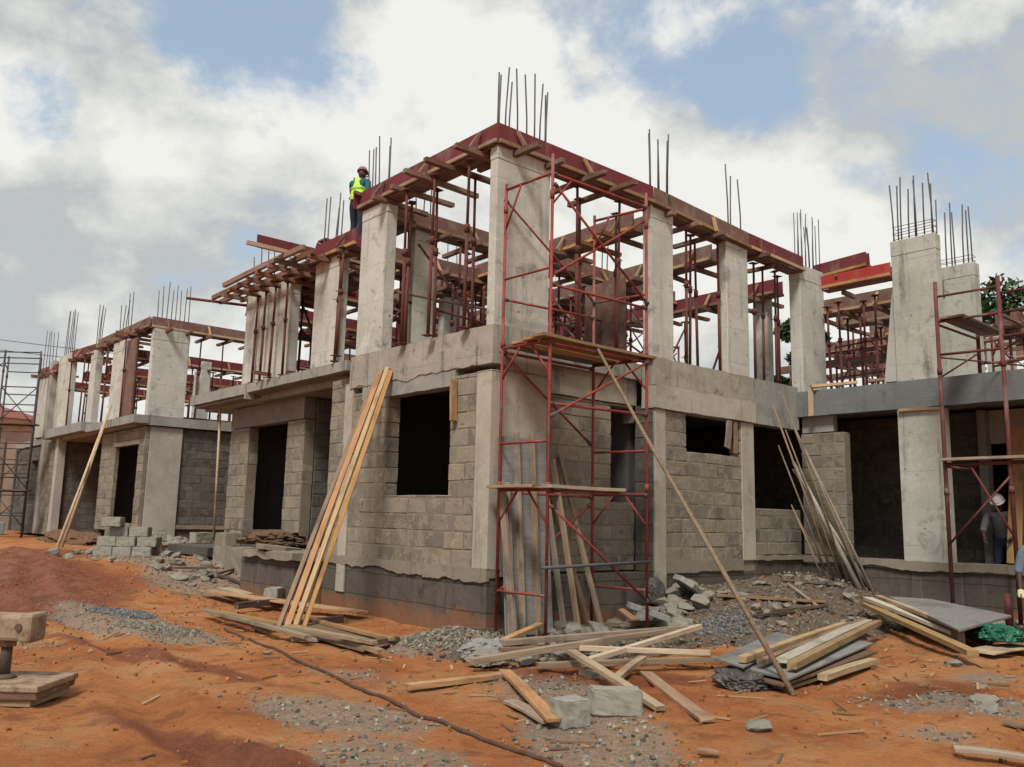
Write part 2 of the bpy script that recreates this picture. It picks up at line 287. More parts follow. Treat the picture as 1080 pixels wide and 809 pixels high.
PLANKS = [
  ('plank lying alone pointing left from the front timber heap', [-2.624, -2.161, 0.03], [-1.537, -2.195, 0.029], 0.1, 0.045, 'new', 0, 'sawn timbers thrown down in front of the corner scaffold'),
  ('short orange plank slanting down to the smaller loose block', [-1.469, -2.088, 0.049], [-2.493, -3.83, 0.049], 0.11, 0.03, 'orange', 0, 'sawn timbers thrown down in front of the corner scaffold'),
  ('grey weathered board lying flat left of the smaller loose block', [-2.205, -3.008, 0.014], [-2.431, -3.716, 0.013], 0.12, 0.025, 'old', 0, 'sawn timbers thrown down in front of the corner scaffold'),
  ('long pale timber rising to the right across the heap front', [-1.584, -1.723, 0.079], [0.236, -1.975, 0.199], 0.075, 0.06, 'pale', 0, 'sawn timbers thrown down in front of the corner scaffold'),
  ('longest pale timber along the top of the front heap', [-0.876, -1.361, 0.159], [2.127, -1.635, 0.159], 0.08, 0.06, 'pale', 0, 'sawn timbers thrown down in front of the corner scaffold'),
  ('short timber propped steeply at the left end of the front heap', [-1.025, -1.165, 0.049], [0.571, -0.382, 0.159], 0.09, 0.05, 'new', 0, 'sawn timbers thrown down in front of the corner scaffold'),
  ('thin dull plank behind the left end of the front heap', [-0.644, 0.01, 0.04], [0.507, -0.099, 0.039], 0.09, 0.04, 'old', 0, 'sawn timbers thrown down in front of the corner scaffold'),
  ('square timber running right at the centre of the front heap', [-0.312, -1.948, 0.139], [0.631, -2.923, 0.139], 0.06, 0.05, 'pale', 0, 'sawn timbers thrown down in front of the corner scaffold'),
  ('dull timber along the foot of the front heap reaching the plywood stack', [-1.102, -2.157, 0.059], [0.917, -3.015, 0.06], 0.08, 0.055, 'old', 0, 'sawn timbers thrown down in front of the corner scaffold'),
  ('light plank slanting down right under the bigger loose block', [-0.813, -2.321, 0.199], [-1.471, -3.982, 0.028], 0.09, 0.04, 'pale', 0, 'sawn timbers thrown down in front of the corner scaffold'),
  ('timber crossing the heap from lower left to upper right', [-0.675, -2.397, 0.099], [1.688, -2.007, 0.239], 0.075, 0.05, 'pale', 0, 'sawn timbers thrown down in front of the corner scaffold'),
  ('short stub of timber leaning below the heap centre', [-0.162, -2.688, 0.12], [-0.831, -2.949, 0.019], 0.08, 0.05, 'new', 0, 'sawn timbers thrown down in front of the corner scaffold'),
  ('splintered orange plank lying right of the bigger loose block', [-0.279, -2.824, 0.023], [-1.469, -4.421, 0.024], 0.12, 0.03, 'orange', 0, 'sawn timbers thrown down in front of the corner scaffold'),
  ('thin batten in the left half of the front heap', [-1.019, -1.485, 0.119], [0.018, -1.756, 0.119], 0.05, 0.05, 'new', 0, 'sawn timbers thrown down in front of the corner scaffold'),
  ('dark timber behind the heap under the scaffold foot', [0.99, -0.062, 0.05], [2.595, -0.675, 0.1], 0.09, 0.05, 'old', 0, 'sawn timbers thrown down in front of the corner scaffold'),
  ('small orange offcut standing among rubble under the scaffold', [2.4, -0.114, 0.237], [2.371, -0.507, 0.071], 0.12, 0.03, 'orange', 0, 'sawn timbers thrown down in front of the corner scaffold'),
  ('small pale offcut lying below the centre of the heap', [-0.819, -2.498, 0.028], [-0.93, -2.778, 0.029], 0.1, 0.05, 'pale', 0, 'sawn timbers thrown down in front of the corner scaffold'),
  ('pale timber end sticking out at the right of the heap', [0.144, -1.919, 0.199], [1.246, -1.872, 0.199], 0.07, 0.05, 'pale', 0, 'sawn timbers thrown down in front of the corner scaffold'),
  ('thin plank lying along the rubble in front of the low block wall', [5.979, -0.474, 0.563], [7.021, -0.969, 0.487], 0.09, 0.03, 'old', 0, 'loose timbers on the rubble in the right corner'),
  ('thin batten lying across the rubble towards the low block wall', [5.834, -0.684, 0.521], [5.405, -1.437, 0.262], 0.05, 0.03, 'old', 0, 'loose timbers on the rubble in the right corner'),
  ('long plank lying flat on the rubble under the slit window', [3.873, -0.709, 0.422], [5.7, -1.384, 0.286], 0.13, 0.035, 'new', 0, 'loose timbers on the rubble in the right corner'),
  ('short board end sticking out of rubble by the second column', [3.334, -0.733, 0.339], [3.679, -0.698, 0.429], 0.1, 0.03, 'old', 0, 'loose timbers on the rubble in the right corner'),
  ('dark narrow timber on rubble right of the long flat plank', [3.941, -1.354, 0.234], [5.629, -1.469, 0.254], 0.07, 0.04, 'dark', 0, 'loose timbers on the rubble in the right corner'),
  ('thin dark lath lying in the rubble beyond the plywood stack', [3.545, -1.458, 0.175], [4.979, -1.492, 0.205], 0.05, 0.03, 'dark', 0, 'loose timbers on the rubble in the right corner'),
  ('thick yellow timber along the left side of the plywood stack', [0.115, -3.664, 0.21], [3.754, -2.74, 0.209], 0.085, 0.06, 'yellow', 0, 'timbers on the plywood stack'),
  ('dull timber in the middle of the plywood stack', [0.228, -3.783, 0.199], [4.731, -2.527, 0.201], 0.07, 0.045, 'new', 0, 'timbers on the plywood stack'),
  ('wide pale board on top of the plywood stack', [0.399, -3.877, 0.214], [4.641, -2.613, 0.215], 0.14, 0.025, 'white', 0, 'timbers on the plywood stack'),
  ('bright stained beam on the near side of the plywood stack', [0.297, -4.066, 0.19], [4.472, -2.841, 0.199], 0.09, 0.065, 'yellow', 0, 'timbers on the plywood stack'),
  ('short yellow timber under the right end of the plywood stack', [0.804, -4.077, 0.04], [2.239, -3.869, 0.039], 0.1, 0.06, 'yellow', 0, 'timbers on the plywood stack'),
  ('longest plank on the near edge of the right hand panel', [5.893, -1.961, 0.285], [3.232, -4.517, 0.119], 0.13, 0.06, 'yellow', 0, 'planks on the panel beside the right scaffold'),
  ('middle plank on the right hand panel', [6.003, -1.94, 0.377], [4.281, -3.914, 0.199], 0.13, 0.05, 'white', 0, 'planks on the panel beside the right scaffold'),
  ('upper plank lying on the right hand panel', [6.144, -2.037, 0.408], [4.033, -4.083, 0.279], 0.09, 0.05, 'yellow', 0, 'planks on the panel beside the right scaffold'),
  ('flat pale board under the green bag', [3.971, -4.295, 0.06], [5.058, -4.462, 0.071], 0.35, 0.02, 'pale', 0, 'planks on the panel beside the right scaffold'),
  ('thin grey board among stones beside the right scaffold foot', [9.178, -2.023, 0.18], [7.455, -3.012, 0.19], 0.12, 0.03, 'white', 0, 'planks on the panel beside the right scaffold'),
  ('splintered plank in the bottom right corner on orange soil', [-0.788, -5.915, 0.029], [-0.628, -6.342, 0.03], 0.09, 0.03, 'old', 0, 'planks on the panel beside the right scaffold'),
  ('small broken slat on orange soil at the right edge', [0.454, -5.795, 0.018], [0.428, -5.969, 0.02], 0.08, 0.02, 'old', 0, 'planks on the panel beside the right scaffold'),
  ('broken slat on the pale gravel near the bottom centre', [-2.181, -4.86, 0.015], [-2.103, -4.967, 0.013], 0.06, 0.02, 'orange', 0, 'planks on the panel beside the right scaffold'),
  ('wide board lying at the back of the left timber heap', [-1.25, 5.761, 0.183], [-0.297, 2.423, 0.1], 0.24, 0.03, 'orange', 0, 'boards lying at the foot of the leaning planks'),
  ('short board piece on top of the wide left board', [-0.972, 5.736, 0.221], [-0.854, 5.022, 0.165], 0.2, 0.025, 'pale', 0, 'boards lying at the foot of the leaning planks'),
  ('dull board piece across the middle of the wide left board', [-1.172, 4.104, 0.14], [-0.352, 4.758, 0.151], 0.14, 0.03, 'old', 0, 'boards lying at the foot of the leaning planks'),
  ('long plank at the front left of the left timber heap', [-2.089, 3.697, 0.1], [-2.152, 0.527, 0.099], 0.1, 0.04, 'yellow', 0, 'boards lying at the foot of the leaning planks'),
  ('second plank alongside the front of the left timber heap', [-1.914, 3.785, 0.069], [-1.686, 1.165, 0.069], 0.09, 0.04, 'new', 0, 'boards lying at the foot of the leaning planks'),
  ('thin plank running right from the feet of the leaning planks', [-1.22, 2.483, 0.08], [-1.352, 0.022, 0.079], 0.08, 0.04, 'new', 0, 'boards lying at the foot of the leaning planks'),
  ('plank ending above the dark hollow of the left timber heap', [-2.046, 1.328, 0.12], [-1.832, -0.358, 0.12], 0.09, 0.04, 'yellow', 0, 'boards lying at the foot of the leaning planks'),
  ('thick plank lowest at the right of the left timber heap', [-1.66, 1.332, 0.049], [-1.868, -0.552, 0.049], 0.09, 0.05, 'new', 0, 'boards lying at the foot of the leaning planks'),
  ('short offcut in front of the left timber heap', [-2.131, 0.928, 0.029], [-1.922, 0.702, 0.03], 0.1, 0.05, 'old', 0, 'boards lying at the foot of the leaning planks'),
  ('small offcut left of the leaning plank feet', [-2.045, 2.166, 0.029], [-2.079, 1.658, 0.029], 0.07, 0.04, 'old', 0, 'boards lying at the foot of the leaning planks'),
  ('rough dark stick slanting across the mud before the porch', [-0.761, 7.152, 0.293], [0.672, 8.48, 0.449], 0.09, 0.04, 'old', 0, 'scrap timber lying on mud by the porch'),
  ('brown stick lying on the mud left of the porch', [-0.552, 8.176, 0.398], [-0.217, 6.208, 0.159], 0.06, 0.04, 'dark', 0, 'scrap timber lying on mud by the porch'),
  ('thin stick on the mud below the second house corner', [-1.152, 8.258, 0.405], [-0.068, 8.121, 0.391], 0.06, 0.04, 'dark', 0, 'scrap timber lying on mud by the porch'),
]
CABLE = [[-2.235, 2.666, -0.001], [-2.434, 1.464, -0.001], [-2.616, 0.161, -0.0], [-2.792, -1.161, -0.0], [-2.947, -2.222, -0.001], [-3.009, -2.858, -0.0], [-3.093, -3.447, -0.001], [-3.093, -4.062, -0.001], [-3.131, -4.563, -0.001]]
LEAN = [([-0.03, 2.88, 3.52], [-1.901, 1.814, -0.0]), ([-0.05, 2.62, 3.71], [-1.808, 1.767, -0.001]), ([-0.05, 2.43, 3.72], [-1.72, 1.71, -0.001]), ([-0.05, 2.35, 3.66], [-1.589, 1.733, -0.001])]
POLE = [0.93, -1.02, 3.68]
POLE_B = [0.067, -4.133, 0.018]
VPOLES = [([0.12, 17.27, 4.16], [-1.242, 15.522, 0.5]), ([0.12, 16.99, 4.38], [-0.998, 16.081, 0.5])]
CLOUD, SUNP, EXPO = .41, 1.5, 1.33
def multi(name, pairs, parent=None, bevel=0):
    """several MBs, one material each, linked as ONE mesh"""
    tot = MB(); idx = []
    for i, (mb, m) in enumerate(pairs):
        tot.add(mb.v, mb.f); idx += [i]*len(mb.f)
    me = tot.mesh(name, None)
    for mb, m in pairs: me.materials.append(m)
    me.polygons.foreach_set('material_index', idx)
    return link(name, me, parent, bevel)

def cut(rects, op):
    out = []; a0, a1, b0, b1 = op
    for (u0,u1,z0,z1) in rects:
        if a1 <= u0 or a0 >= u1 or b1 <= z0 or b0 >= z1: out.append((u0,u1,z0,z1)); continue
        if a0 > u0: out.append((u0,a0,z0,z1))
        if a1 < u1: out.append((a1,u1,z0,z1))
        m0, m1 = max(u0,a0), min(u1,a1)
        if b0 > z0: out.append((m0,m1,z0,b0))
        if b1 < z1: out.append((m0,m1,b1,z1))
    return [r for r in out if r[1]-r[0] > .02 and r[3]-r[2] > .02]

def block_wall(parent, axis, c, u0, u1, z0, z1, ops=(), th=.225, mat='block', name='block_wall', sign=1):
    R = random.Random(int(c*977+u0*131+z0*17)); rects = []
    z = z0; k = 0
    while z < z1-.03:
        zb = min(z+.226+R.uniform(-.006,.006), z1)
        u = u0-(.225 if k % 2 else 0)-R.uniform(0,.05)
        while u < u1:
            w = .452+R.uniform(-.03,.02)
            a, b = max(u, u0), min(u+w, u1)
            if b-a > .04:
                j = R.uniform(.012,.032)
                for r in cut0((a+j*.5, b-j*.5, z+j*.4, zb-j*.4), ops): rects.append(r)
            u += w
        z = zb; k += 1
    B = MB(); C = MB()
    for (a,b,za,zb) in rects:
        d = R.uniform(-.004,.004); e = [R.uniform(-.008,.008) for _ in range(8)]
        vs = []
        for i, (uu, dd, zz) in enumerate(((a,0,za),(b,0,za),(b,1,za),(a,1,za),(a,0,zb),(b,0,zb),(b,1,zb),(a,1,zb))):
            dep = c+sign*((d+e[i]*.5) if dd == 0 else th+d)
            uu += e[(i+3) % 8]*.6; zz += e[(i+5) % 8]*.6
            vs.append((dep, uu, zz) if axis == 'x' else (uu, dep, zz))
        B.add(vs, [(3,2,1,0),(4,5,6,7),(0,1,5,4),(1,2,6,5),(2,3,7,6),(3,0,4,7)])
    core = [(u0+.01,u1-.01,z0+.005,z1-.005)]
    for o in ops: core = cut(core, (o[0]-.012,o[1]+.012,o[2]-.012,o[3]+.012))
    for (a,b,za,zb) in core:
        l, h = sorted((c+sign*.0055, c+sign*(th-.0055)))
        C.box(l,h,a,b,za,zb) if axis == 'x' else C.box(a,b,l,h,za,zb)
    o = multi(name, [(B, M[mat]), (C, M['mortard' if mat == 'blockd' else 'mortar'])], parent, .007); o.modifiers[0].segments = 1; return o
def cut0(r, ops):
    rs = [r]
    for o in ops: rs = cut(rs, o)
    return rs

def part(name, mat, parent, *boxes, bevel=.008):
    mb = MB()
    for b in boxes: mb.box(*b)
    return mb.build(name, M[mat], parent, bevel=bevel)

def rough_slab(name, mat, parent, x0, x1, y0, y1, z0, z1, n=.012, step=.18, seed=1):
    """a box whose surface is subdivided and slightly uneven (ragged cast edge)"""
    bm = bmesh.new(); bmesh.ops.create_cube(bm, size=1.)
    for v in bm.verts: v.co = V(((x0+x1)/2+v.co.x*(x1-x0), (y0+y1)/2+v.co.y*(y1-y0), (z0+z1)/2+v.co.z*(z1-z0)))
    for ax, (a, b) in enumerate(((x0,x1),(y0,y1),(z0,z1))):
        nn = min(60, int((b-a)/step))
        for i in range(1, nn):
            pl = [0,0,0]; pl[ax] = a+(b-a)*i/nn; no = [0,0,0]; no[ax] = 1
            bmesh.ops.bisect_plane(bm, geom=bm.verts[:]+bm.edges[:]+bm.faces[:], plane_co=pl, plane_no=no)
    for v in bm.verts:
        p = v.co*4+V((seed*3.1,seed*1.7,0)); v.co += V((noise.noise(p), noise.noise(p+V((9,0,0))), noise.noise(p+V((0,9,0)))))*n
    me = bpy.data.meshes.new(name); bm.to_mesh(me); bm.free(); me.materials.append(M[mat])
    return link(name, me, parent)

def ln(a, b, n): return [a+(b-a)*i/(n-1) for i in range(n)]
def ragged(name, mat, parent, axis, c, u0, u1, z0, z1, amp, seed, th=.05, step=.05):
    """a band of mortar with a straight top and an uneven dripping lower edge"""
    n = max(4, int((u1-u0)/(step*.6))); us = ln(u0, u1, n); lo = []
    for u_ in us:
        d = noise.fractal(V((u_*1.3, seed*7.3, 0)), .7, 2.2, 7)*amp*.62
        lo.append(max(-1, z0+d))
    mb = MB(); m = len(us); vs = []
    for dep in (c, c+th):
        for u_, l_ in zip(us, lo): vs.append((dep,u_,l_) if axis == 'x' else (u_,dep,l_))
        for u_ in us: vs.append((dep,u_,z1+.01*noise.noise(V((u_*5,seed,9)))) if axis == 'x' else (u_,dep,z1+.01*noise.noise(V((u_*5,seed,9)))))
    fs = []
    for i in range(m-1):
        fs += [(i,i+1,m+i+1,m+i), (2*m+i,3*m+i,3*m+i+1,2*m+i+1), (i,2*m+i,2*m+i+1,i+1), (m+i,m+i+1,3*m+i+1,3*m+i)]
    fs += [(0,m,3*m,2*m), (m-1,3*m-1,4*m-1,2*m-1)]
    mb.add(vs, fs); return mb.build(name, M[mat], parent)

def column(parent, x0, x1, y0, y1, z0, z1, mat='col', bars=(), bl=1., cap=.24, ties=0, seed=0, name='column', r=.0125):
    R = random.Random(seed+int(x0*100)+int(y0*10)); mb = MB()
    zc = z1-cap
    mb.box(x0,x1,y0,y1,z0,zc); mb.box(x0-.004,x1+.004,y0-.004,y1+.004,zc+.001,z1)
    o = mb.build(name, M[mat], parent, bevel=.012)
    for (bx, by) in bars:
        L = bl*R.uniform(.8,1.08); lx, ly = R.uniform(-.05,.05), R.uniform(-.04,.04)
        b = MB().tube([(bx,by,z1-.05),(bx+lx*.2,by+ly*.2,z1+L*.45),(bx+lx,by+ly,z1+L)], r, 6)
        b.build('starter_bar', M['rebar'], o, True)
    for t in range(ties):
        zz = z1+.05+t*.1; q = .035
        ring = [(x0+q,y0+q,zz),(x1-q,y0+q,zz+R.uniform(-.02,.02)),(x1-q,y1-q,zz),(x0+q,y1-q,zz+R.uniform(-.02,.02)),(x0+q,y0+q,zz)]
        MB().tube(ring, .006, 5).build('tie', M['rebar'], o, True)
    return o

# ------------------------------------------------------------------ ground
from_y = None
def hbase(x, y):
    h = 0.5*S((y-4.2)/6.)*S((x+9.)/6.)
    fx = S((x-2.2)/1.6)
    h += fx*(0.30+0.045*min(x,8.))*S((y+2.4)/2.3)*S((9.-x)/0.5)
    h += 0.13*S((x-4.5)/3.)*S((y+9.)/4.)*(1-S((y+2.4)/2.3))
    return h
def ell(x, y, cx, cy, rx, ry, a=0.):
    dx, dy = x-cx, y-cy; c, s = math.cos(a), math.sin(a)
    u, v = (dx*c+dy*s)/rx, (-dx*s+dy*c)/ry
    return max(0., 1-math.sqrt(u*u+v*v))
# gravel / cement spread: (cx, cy, rx, ry, angle, strength)
YAWD = rad(90-40.9)
PALE = [(.9,-5.2,1.0,.5,-.6,.8),(-.3,-5.6,.5,.5,0,.5),(2.6,-4.9,.9,.4,-.5,.6),(-4.6,2.6,.5,1.6,.2,.35),(-5.6,-3.2,.7,1.2,.2,.35),(-3.2,3.9,.75,2.6,.12,1.),(-3.1,2.4,.55,1.6,.2,1.),(-3.5,-2.5,.55,1.3,.3,1.),(-3.85,-3.7,.5,.9,.3,.9),(-2.3,-4.05,.75,1.7,-.65,1.),(-1.6,-3.2,.5,1.2,-.65,.6),
        (-1.2,.0,.6,1.1,.2,.8),(-.6,7.2,1.6,2.6,0,.9),(-.8,11.,1.3,3.,0,.8),(-1.6,-2.5,.6,1.2,-.6,.5),(1.2,-5.6,.6,.9,0,.9),(-2.6,-1.2,.5,1.,.2,.4)]
RUB = [(1.6,-.7,3.4,1.5,0,1.6),(5.2,-1.1,3.8,1.9,0,1.8),(7.,-2.6,1.4,2.,0,1.2),(3.1,-1.6,1.2,.9,0,1.3),(.3,-1.2,1.7,1.,0,1.)]
MUD = [(-4.4,7.5,3.2,4.,.1,1.1),(-6.5,1.5,1.2,4.5,.2,.7),(-1.6,2.6,.8,1.6,0,.6),(-.8,-2.6,1.6,.8,-.6,.9),(-4.4,-3.6,.35,3.4,.25,.8),(1.3,-4.9,1.8,.9,0,.6),(-3.8,1.,.3,4.,.2,.7),(-3.5,13,4,5,0,.8)]
def zone(x, y, Z):
    return min(1., sum(ell(x,y,*z[:5])*z[5]*1.6 for z in Z))
def hfull(x, y):
    h = hbase(x, y); p = V((x, y, 0))
    near = 1. if -11 < x < 11 and -10 < y < 24 else .3
    h += (noise.fractal(p*.55, 1., 2., 3)*.035+noise.fractal(p*2.3+V((5,1,0)), 1., 2., 4)*.016+noise.noise(p*9)*.006)*near
    for (cx, off) in ((-4.6,0.),(-6.1,0.)):          # shallow wheel ruts running away from the camera
        d = (x-cx-.12*(y+3)-.15*math.sin(y*.7)); h -= .055*math.exp(-(d/.16)**2)-.035*math.exp(-((abs(d)-.33)/.14)**2)
    h += .10*ell(x,y,-3.05,4.2,.6,1.,.1)+.05*ell(x,y,-3.1,2.6,.5,1.2,.2)+.22*ell(x,y,-.55,-.1,.9,.75)+.10*ell(x,y,3.1,-1.45,.8,.6)
    m = zone(x,y,MUD); h += m*.06*noise.noise(p*3.7+V((2,2,2)))+(m+.3)*.022*noise.noise(p*7.3)*near
    r = zone(x,y,RUB); h += r*(.05*noise.noise(p*4.1)+.03*noise.noise(p*11))
    return h

def axis(lo, hi, d, far0, far1):
    a = []; x = lo; 
    while x < hi: a.append(x); x += d
    a.append(hi)
    s = d; x = hi
    while x < far1: s = min(s*1.35, 40); x += s; a.append(x)
    s = d; x = lo; pre = []
    while x > far0: s = min(s*1.35, 40); x -= s; pre.append(x)
    return pre[::-1]+a
GX = axis(-8.2, 9.2, .075, -300, 500); GY = axis(-8., 12.5, .075, -300, 600)
nx, ny = len(GX), len(GY)
vs = []; z1 = []; 
for y in GY:
    for x in GX:
        vs.append((x, y, hfull(x, y)))
fs = [(j*nx+i, j*nx+i+1, (j+1)*nx+i+1, (j+1)*nx+i) for j in range(ny-1) for i in range(nx-1)]
me = bpy.data.meshes.new('ground'); me.from_pydata(vs, [], fs)
me.polygons.foreach_set('use_smooth', [True]*len(fs))
at_ = me.color_attributes.new('zones', 'FLOAT_COLOR', 'POINT'); buf = []
for (x,y,z) in vs:
    if -12 < x < 14 and -12 < y < 26: buf += [zone(x,y,PALE), zone(x,y,RUB), zone(x,y,MUD), 1.]
    else: buf += [0,0,0,1]
at_.data.foreach_set('color', buf)
k = NT('laterite_ground')
ca = k.n('ShaderNodeVertexColor', layer_name='zones'); sp = k.n('ShaderNodeSeparateColor'); k.l(ca.outputs['Color'], sp.inputs[0])
n1 = k.noise(.6, 6, .62); n2 = k.noise(3.2, 7, .68, dist=.4); n3 = k.noise(22, 6, .75); n4 = k.noise(90, 3, .7); n5 = k.noise(1.3, 6, .6, dist=.8)
col = k.ramp(n1, [(.30,(.30,.082,.022)),(.42,(.45,.152,.044)),(.55,(.56,.225,.076)),(.70,(.56,.31,.155))])
col = k.mix(k.math('MULTIPLY', k.step(n2, .50, .66), .6), col, (.20,.058,.020))
col = k.mix(k.math('MULTIPLY', k.step(n5, .52, .66), .55), col, (.45,.25,.12))
col = k.mix(k.math('MULTIPLY', k.step(n3, .52, .72), .5), col, (.20,.07,.026))
col = k.mix(k.math('MULTIPLY', k.step(n3, .40, .28), .35), col, (.50,.29,.15))
mud = k.step(k.math('ADD', k.math('MULTIPLY', sp.outputs[2], .9), k.math('MULTIPLY', n2, .75)), .62, .95)
col = k.mix(k.math('MULTIPLY', mud, .85), col, k.ramp(n2, [(.35,(.12,.030,.012)),(.5,(.22,.052,.018)),(.68,(.33,.095,.032))]))
pal = k.step(k.math('ADD', k.math('MULTIPLY', sp.outputs[0], .8), k.math('ADD', k.math('MULTIPLY', n2, .7), k.math('MULTIPLY', n3, .35))), .76, 1.06)
col = k.mix(k.math('MULTIPLY', pal, .68), col, k.ramp(n3, [(.3,(.18,.155,.125)),(.5,(.31,.275,.22)),(.68,(.44,.40,.33))]))
rub = k.step(k.math('ADD', k.math('MULTIPLY', sp.outputs[1], .9), k.math('ADD', k.math('MULTIPLY', n2, .7), k.math('MULTIPLY', n5, .4))), .85, 1.15)
col = k.mix(k.math('MULTIPLY', rub, .92), col, k.ramp(n3, [(.3,(.075,.062,.05)),(.5,(.155,.128,.10)),(.7,(.26,.215,.165))]))
col = k.mix(k.math('MULTIPLY', k.step(n4, .56, .68), .42), col, (.48,.36,.25))
n6 = k.noise(48, 5, .75); col = k.mix(k.math('MULTIPLY', k.step(n6, .56, .68), .45), col, (.13,.045,.02))
n7 = k.noise(9, 8, .72, dist=.5)
hh = k.math('ADD', k.math('ADD', k.math('MULTIPLY', n3, .8), k.math('MULTIPLY', n4, .3)), k.math('MULTIPLY', n7, 1.5))
k.bump(hh, 1., .06)
wet = k.step(k.math('ADD', k.math('MULTIPLY', sp.outputs[2], .6), n2), .95, 1.1)
k.done(col, k.ramp(k.math('ADD', k.math('MULTIPLY', mud, .5), k.math('MULTIPLY', wet, .5)), [(0,(.95,)*3),(.5,(.72,)*3),(1,(.35,)*3)]), spec=.3); M['ground'] = k.m
me.materials.append(k.m)
g = link('ground', me); tag(g, kind='structure')

# ------------------------------------------------------------------ main house
H = thing('unfinished_house', 'large unfinished concrete house of grey blocks with its corner towards the viewer', 'house', (4,5,0))
# plinth (foundation walls and the floor slab inside)
rough_slab('plinth', 'plinth', H, .02,.24, 0.02,4.2, -.4,.74, .012, .2, 1)
rough_slab('plinth', 'plinth', H, .241,3.32, .03,.25, -.4,.74, .012, .2, 2)
rough_slab('plinth', 'plinth', H, 3.321,5.98, .02,.25, -.2,.70, .012, .2, 3)
rough_slab('plinth', 'plinth', H, 5.981,7.72, .02,.25, -.2,.88, .012, .2, 4)
rough_slab('plinth', 'plinth', H, 7.52,7.75, -9,.018, -.3,.80, .015, .25, 5)
ragged('mortar_ledge', 'ledge', H, 'x', -.0095, .0,4.15, .70,.86, .11, 6)
rough_slab('mortar_ledge', 'ledge', H, .04,.2, .0,4.15, .742,.84, .01, .09, 6)
ragged('mortar_ledge', 'ledge', H, 'y', -.008, 3.57,5.6, .72,.90, .09, 7)
rough_slab('mortar_ledge', 'ledge', H, 3.30,5.98, .03,.2, .702,.88, .01, .09, 7)
rough_slab('mortar_ledge', 'ledge', H, 6.001,7.5, -.02,.2, .882,.96, .02, .09, 8)
ragged('mortar_ledge', 'ledge', H, 'x', 7.46, -9,-.021, .82,.95, .08, 9)
rough_slab('mortar_ledge', 'ledge', H, 7.515,7.74, -9,-.021, .802,.955, .012, .12, 9)
part('floor_slab', 'darkwall', H, (.26,15.,.26,12.,.55,.735), bevel=0)
part('floor_slab', 'darkwall', H, (7.76,15.,-9,.24,.1,.40), bevel=0)
# left face (x = 0)
block_wall(H, 'x', 0., .31, 3.49, .84, 3.42, [(.87,2.45,1.79,3.5)])
block_wall(H, 'x', 0., 3.76, 4.2, .84, 3.7, mat='block')
column(H, 0-.006,.226, .0,.305, .84, 3.42, 'strip', cap=.02, name='corner_column')
column(H, -.006,.22, 3.5,3.75, .3, 3.6, 'strip', cap=.02)
rough_slab('lintel', 'slab', H, -.01,.222, .78,3.2, 3.285,3.50, .01, .1, 11)
rough_slab('ring_beam', 'band', H, -.008,.26, -.008,3.62, 3.505,4.03, .012, .11, 12)
ragged('grout_skin', 'band', H, 'x', -.022, .31,3.6, 3.52,3.80, .12, 13, .012)
# right face (y = 0)
column(H, .228,1.0, 0,.22, .75, 3.44, 'strip', cap=.02, name='corner_column')
block_wall(H, 'y', .40, 1.0, 3.29, .75, 3.30, [(2.74,3.26,1.78,3.26)], mat='block')
block_wall(H, 'x', 3.285, .02, .4, .74, 3.30, mat='blockd', th=.02)
rough_slab('ring_beam', 'band', H, .262,1.02, -.02,.24, 3.445,4.03, .012, .12, 13)
rough_slab('ring_beam', 'band', H, 1.021,3.30, .37,.60, 3.305,4.02, .012, .15, 14)
block_wall(H, 'y', 0., 3.56, 5.60, .88, 3.24, [(4.08,5.56,2.62,3.3)])
column(H, 3.30,3.555, -.012,.22, .3, 3.24, 'strip', cap=.02)
column(H, 5.605,5.98, -.008,.22, .88, 3.24, 'strip', cap=.02)
rough_slab('ring_beam', 'strip', H, 3.27,5.99, -.05,.24, 3.245,3.60, .012, .12, 15)
rough_slab('ring_beam', 'band', H, 3.285,5.985, -.018,.24, 3.605,4.05, .012, .14, 16)
block_wall(H, 'y', .03, 5.985, 7.52, .96, 1.77, mat='blockg')
rough_slab('ring_beam', 'slab', H, 5.99,7.52, .02,.26, 3.25,4.06, .012, .15, 17)
# wing, faces the viewer's left (x = 7.5)
block_wall(H, 'x', 7.5, -.88, -.02, .96, 3.17, mat='blockg')
rough_slab('lintel', 'slab', H, 7.6,7.75, -.62,.0, 3.20,3.50, .01, .15, 18)
rough_slab('ring_beam', 'beamgrey', H, 7.46,7.72, -9,.03, 3.49,3.96, .008, .25, 19)
column(H, 7.475,7.7, -2.62,-1.86, .9, 3.47, 'cold', cap=.02, name='column')
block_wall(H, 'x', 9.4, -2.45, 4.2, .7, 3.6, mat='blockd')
column(H, 9.25,9.5, -2.60,-2.46, .7, 3.6, 'slab', cap=.02)
part('inner_wall', 'plaster', H, (9.42,9.6,-2.86,-2.605,3.0,3.6))
part('inner_wall', 'plaster', H, (9.42,9.6,-3.6,-2.865,.7,3.6))
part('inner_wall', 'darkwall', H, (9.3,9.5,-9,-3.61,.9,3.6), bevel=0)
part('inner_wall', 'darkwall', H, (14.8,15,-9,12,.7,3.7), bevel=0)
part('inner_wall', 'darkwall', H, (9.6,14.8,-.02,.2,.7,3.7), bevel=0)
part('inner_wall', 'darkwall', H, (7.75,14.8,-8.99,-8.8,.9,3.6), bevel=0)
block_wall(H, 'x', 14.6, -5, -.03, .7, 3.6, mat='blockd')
# dark rooms inside
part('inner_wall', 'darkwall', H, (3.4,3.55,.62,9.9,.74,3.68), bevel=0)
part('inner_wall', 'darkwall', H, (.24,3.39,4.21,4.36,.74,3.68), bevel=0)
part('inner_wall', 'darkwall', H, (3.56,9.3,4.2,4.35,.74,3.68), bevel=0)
part('inner_wall', 'darkwall', H, (3.4,14.8,9.9,10.1,.3,3.68), bevel=0)
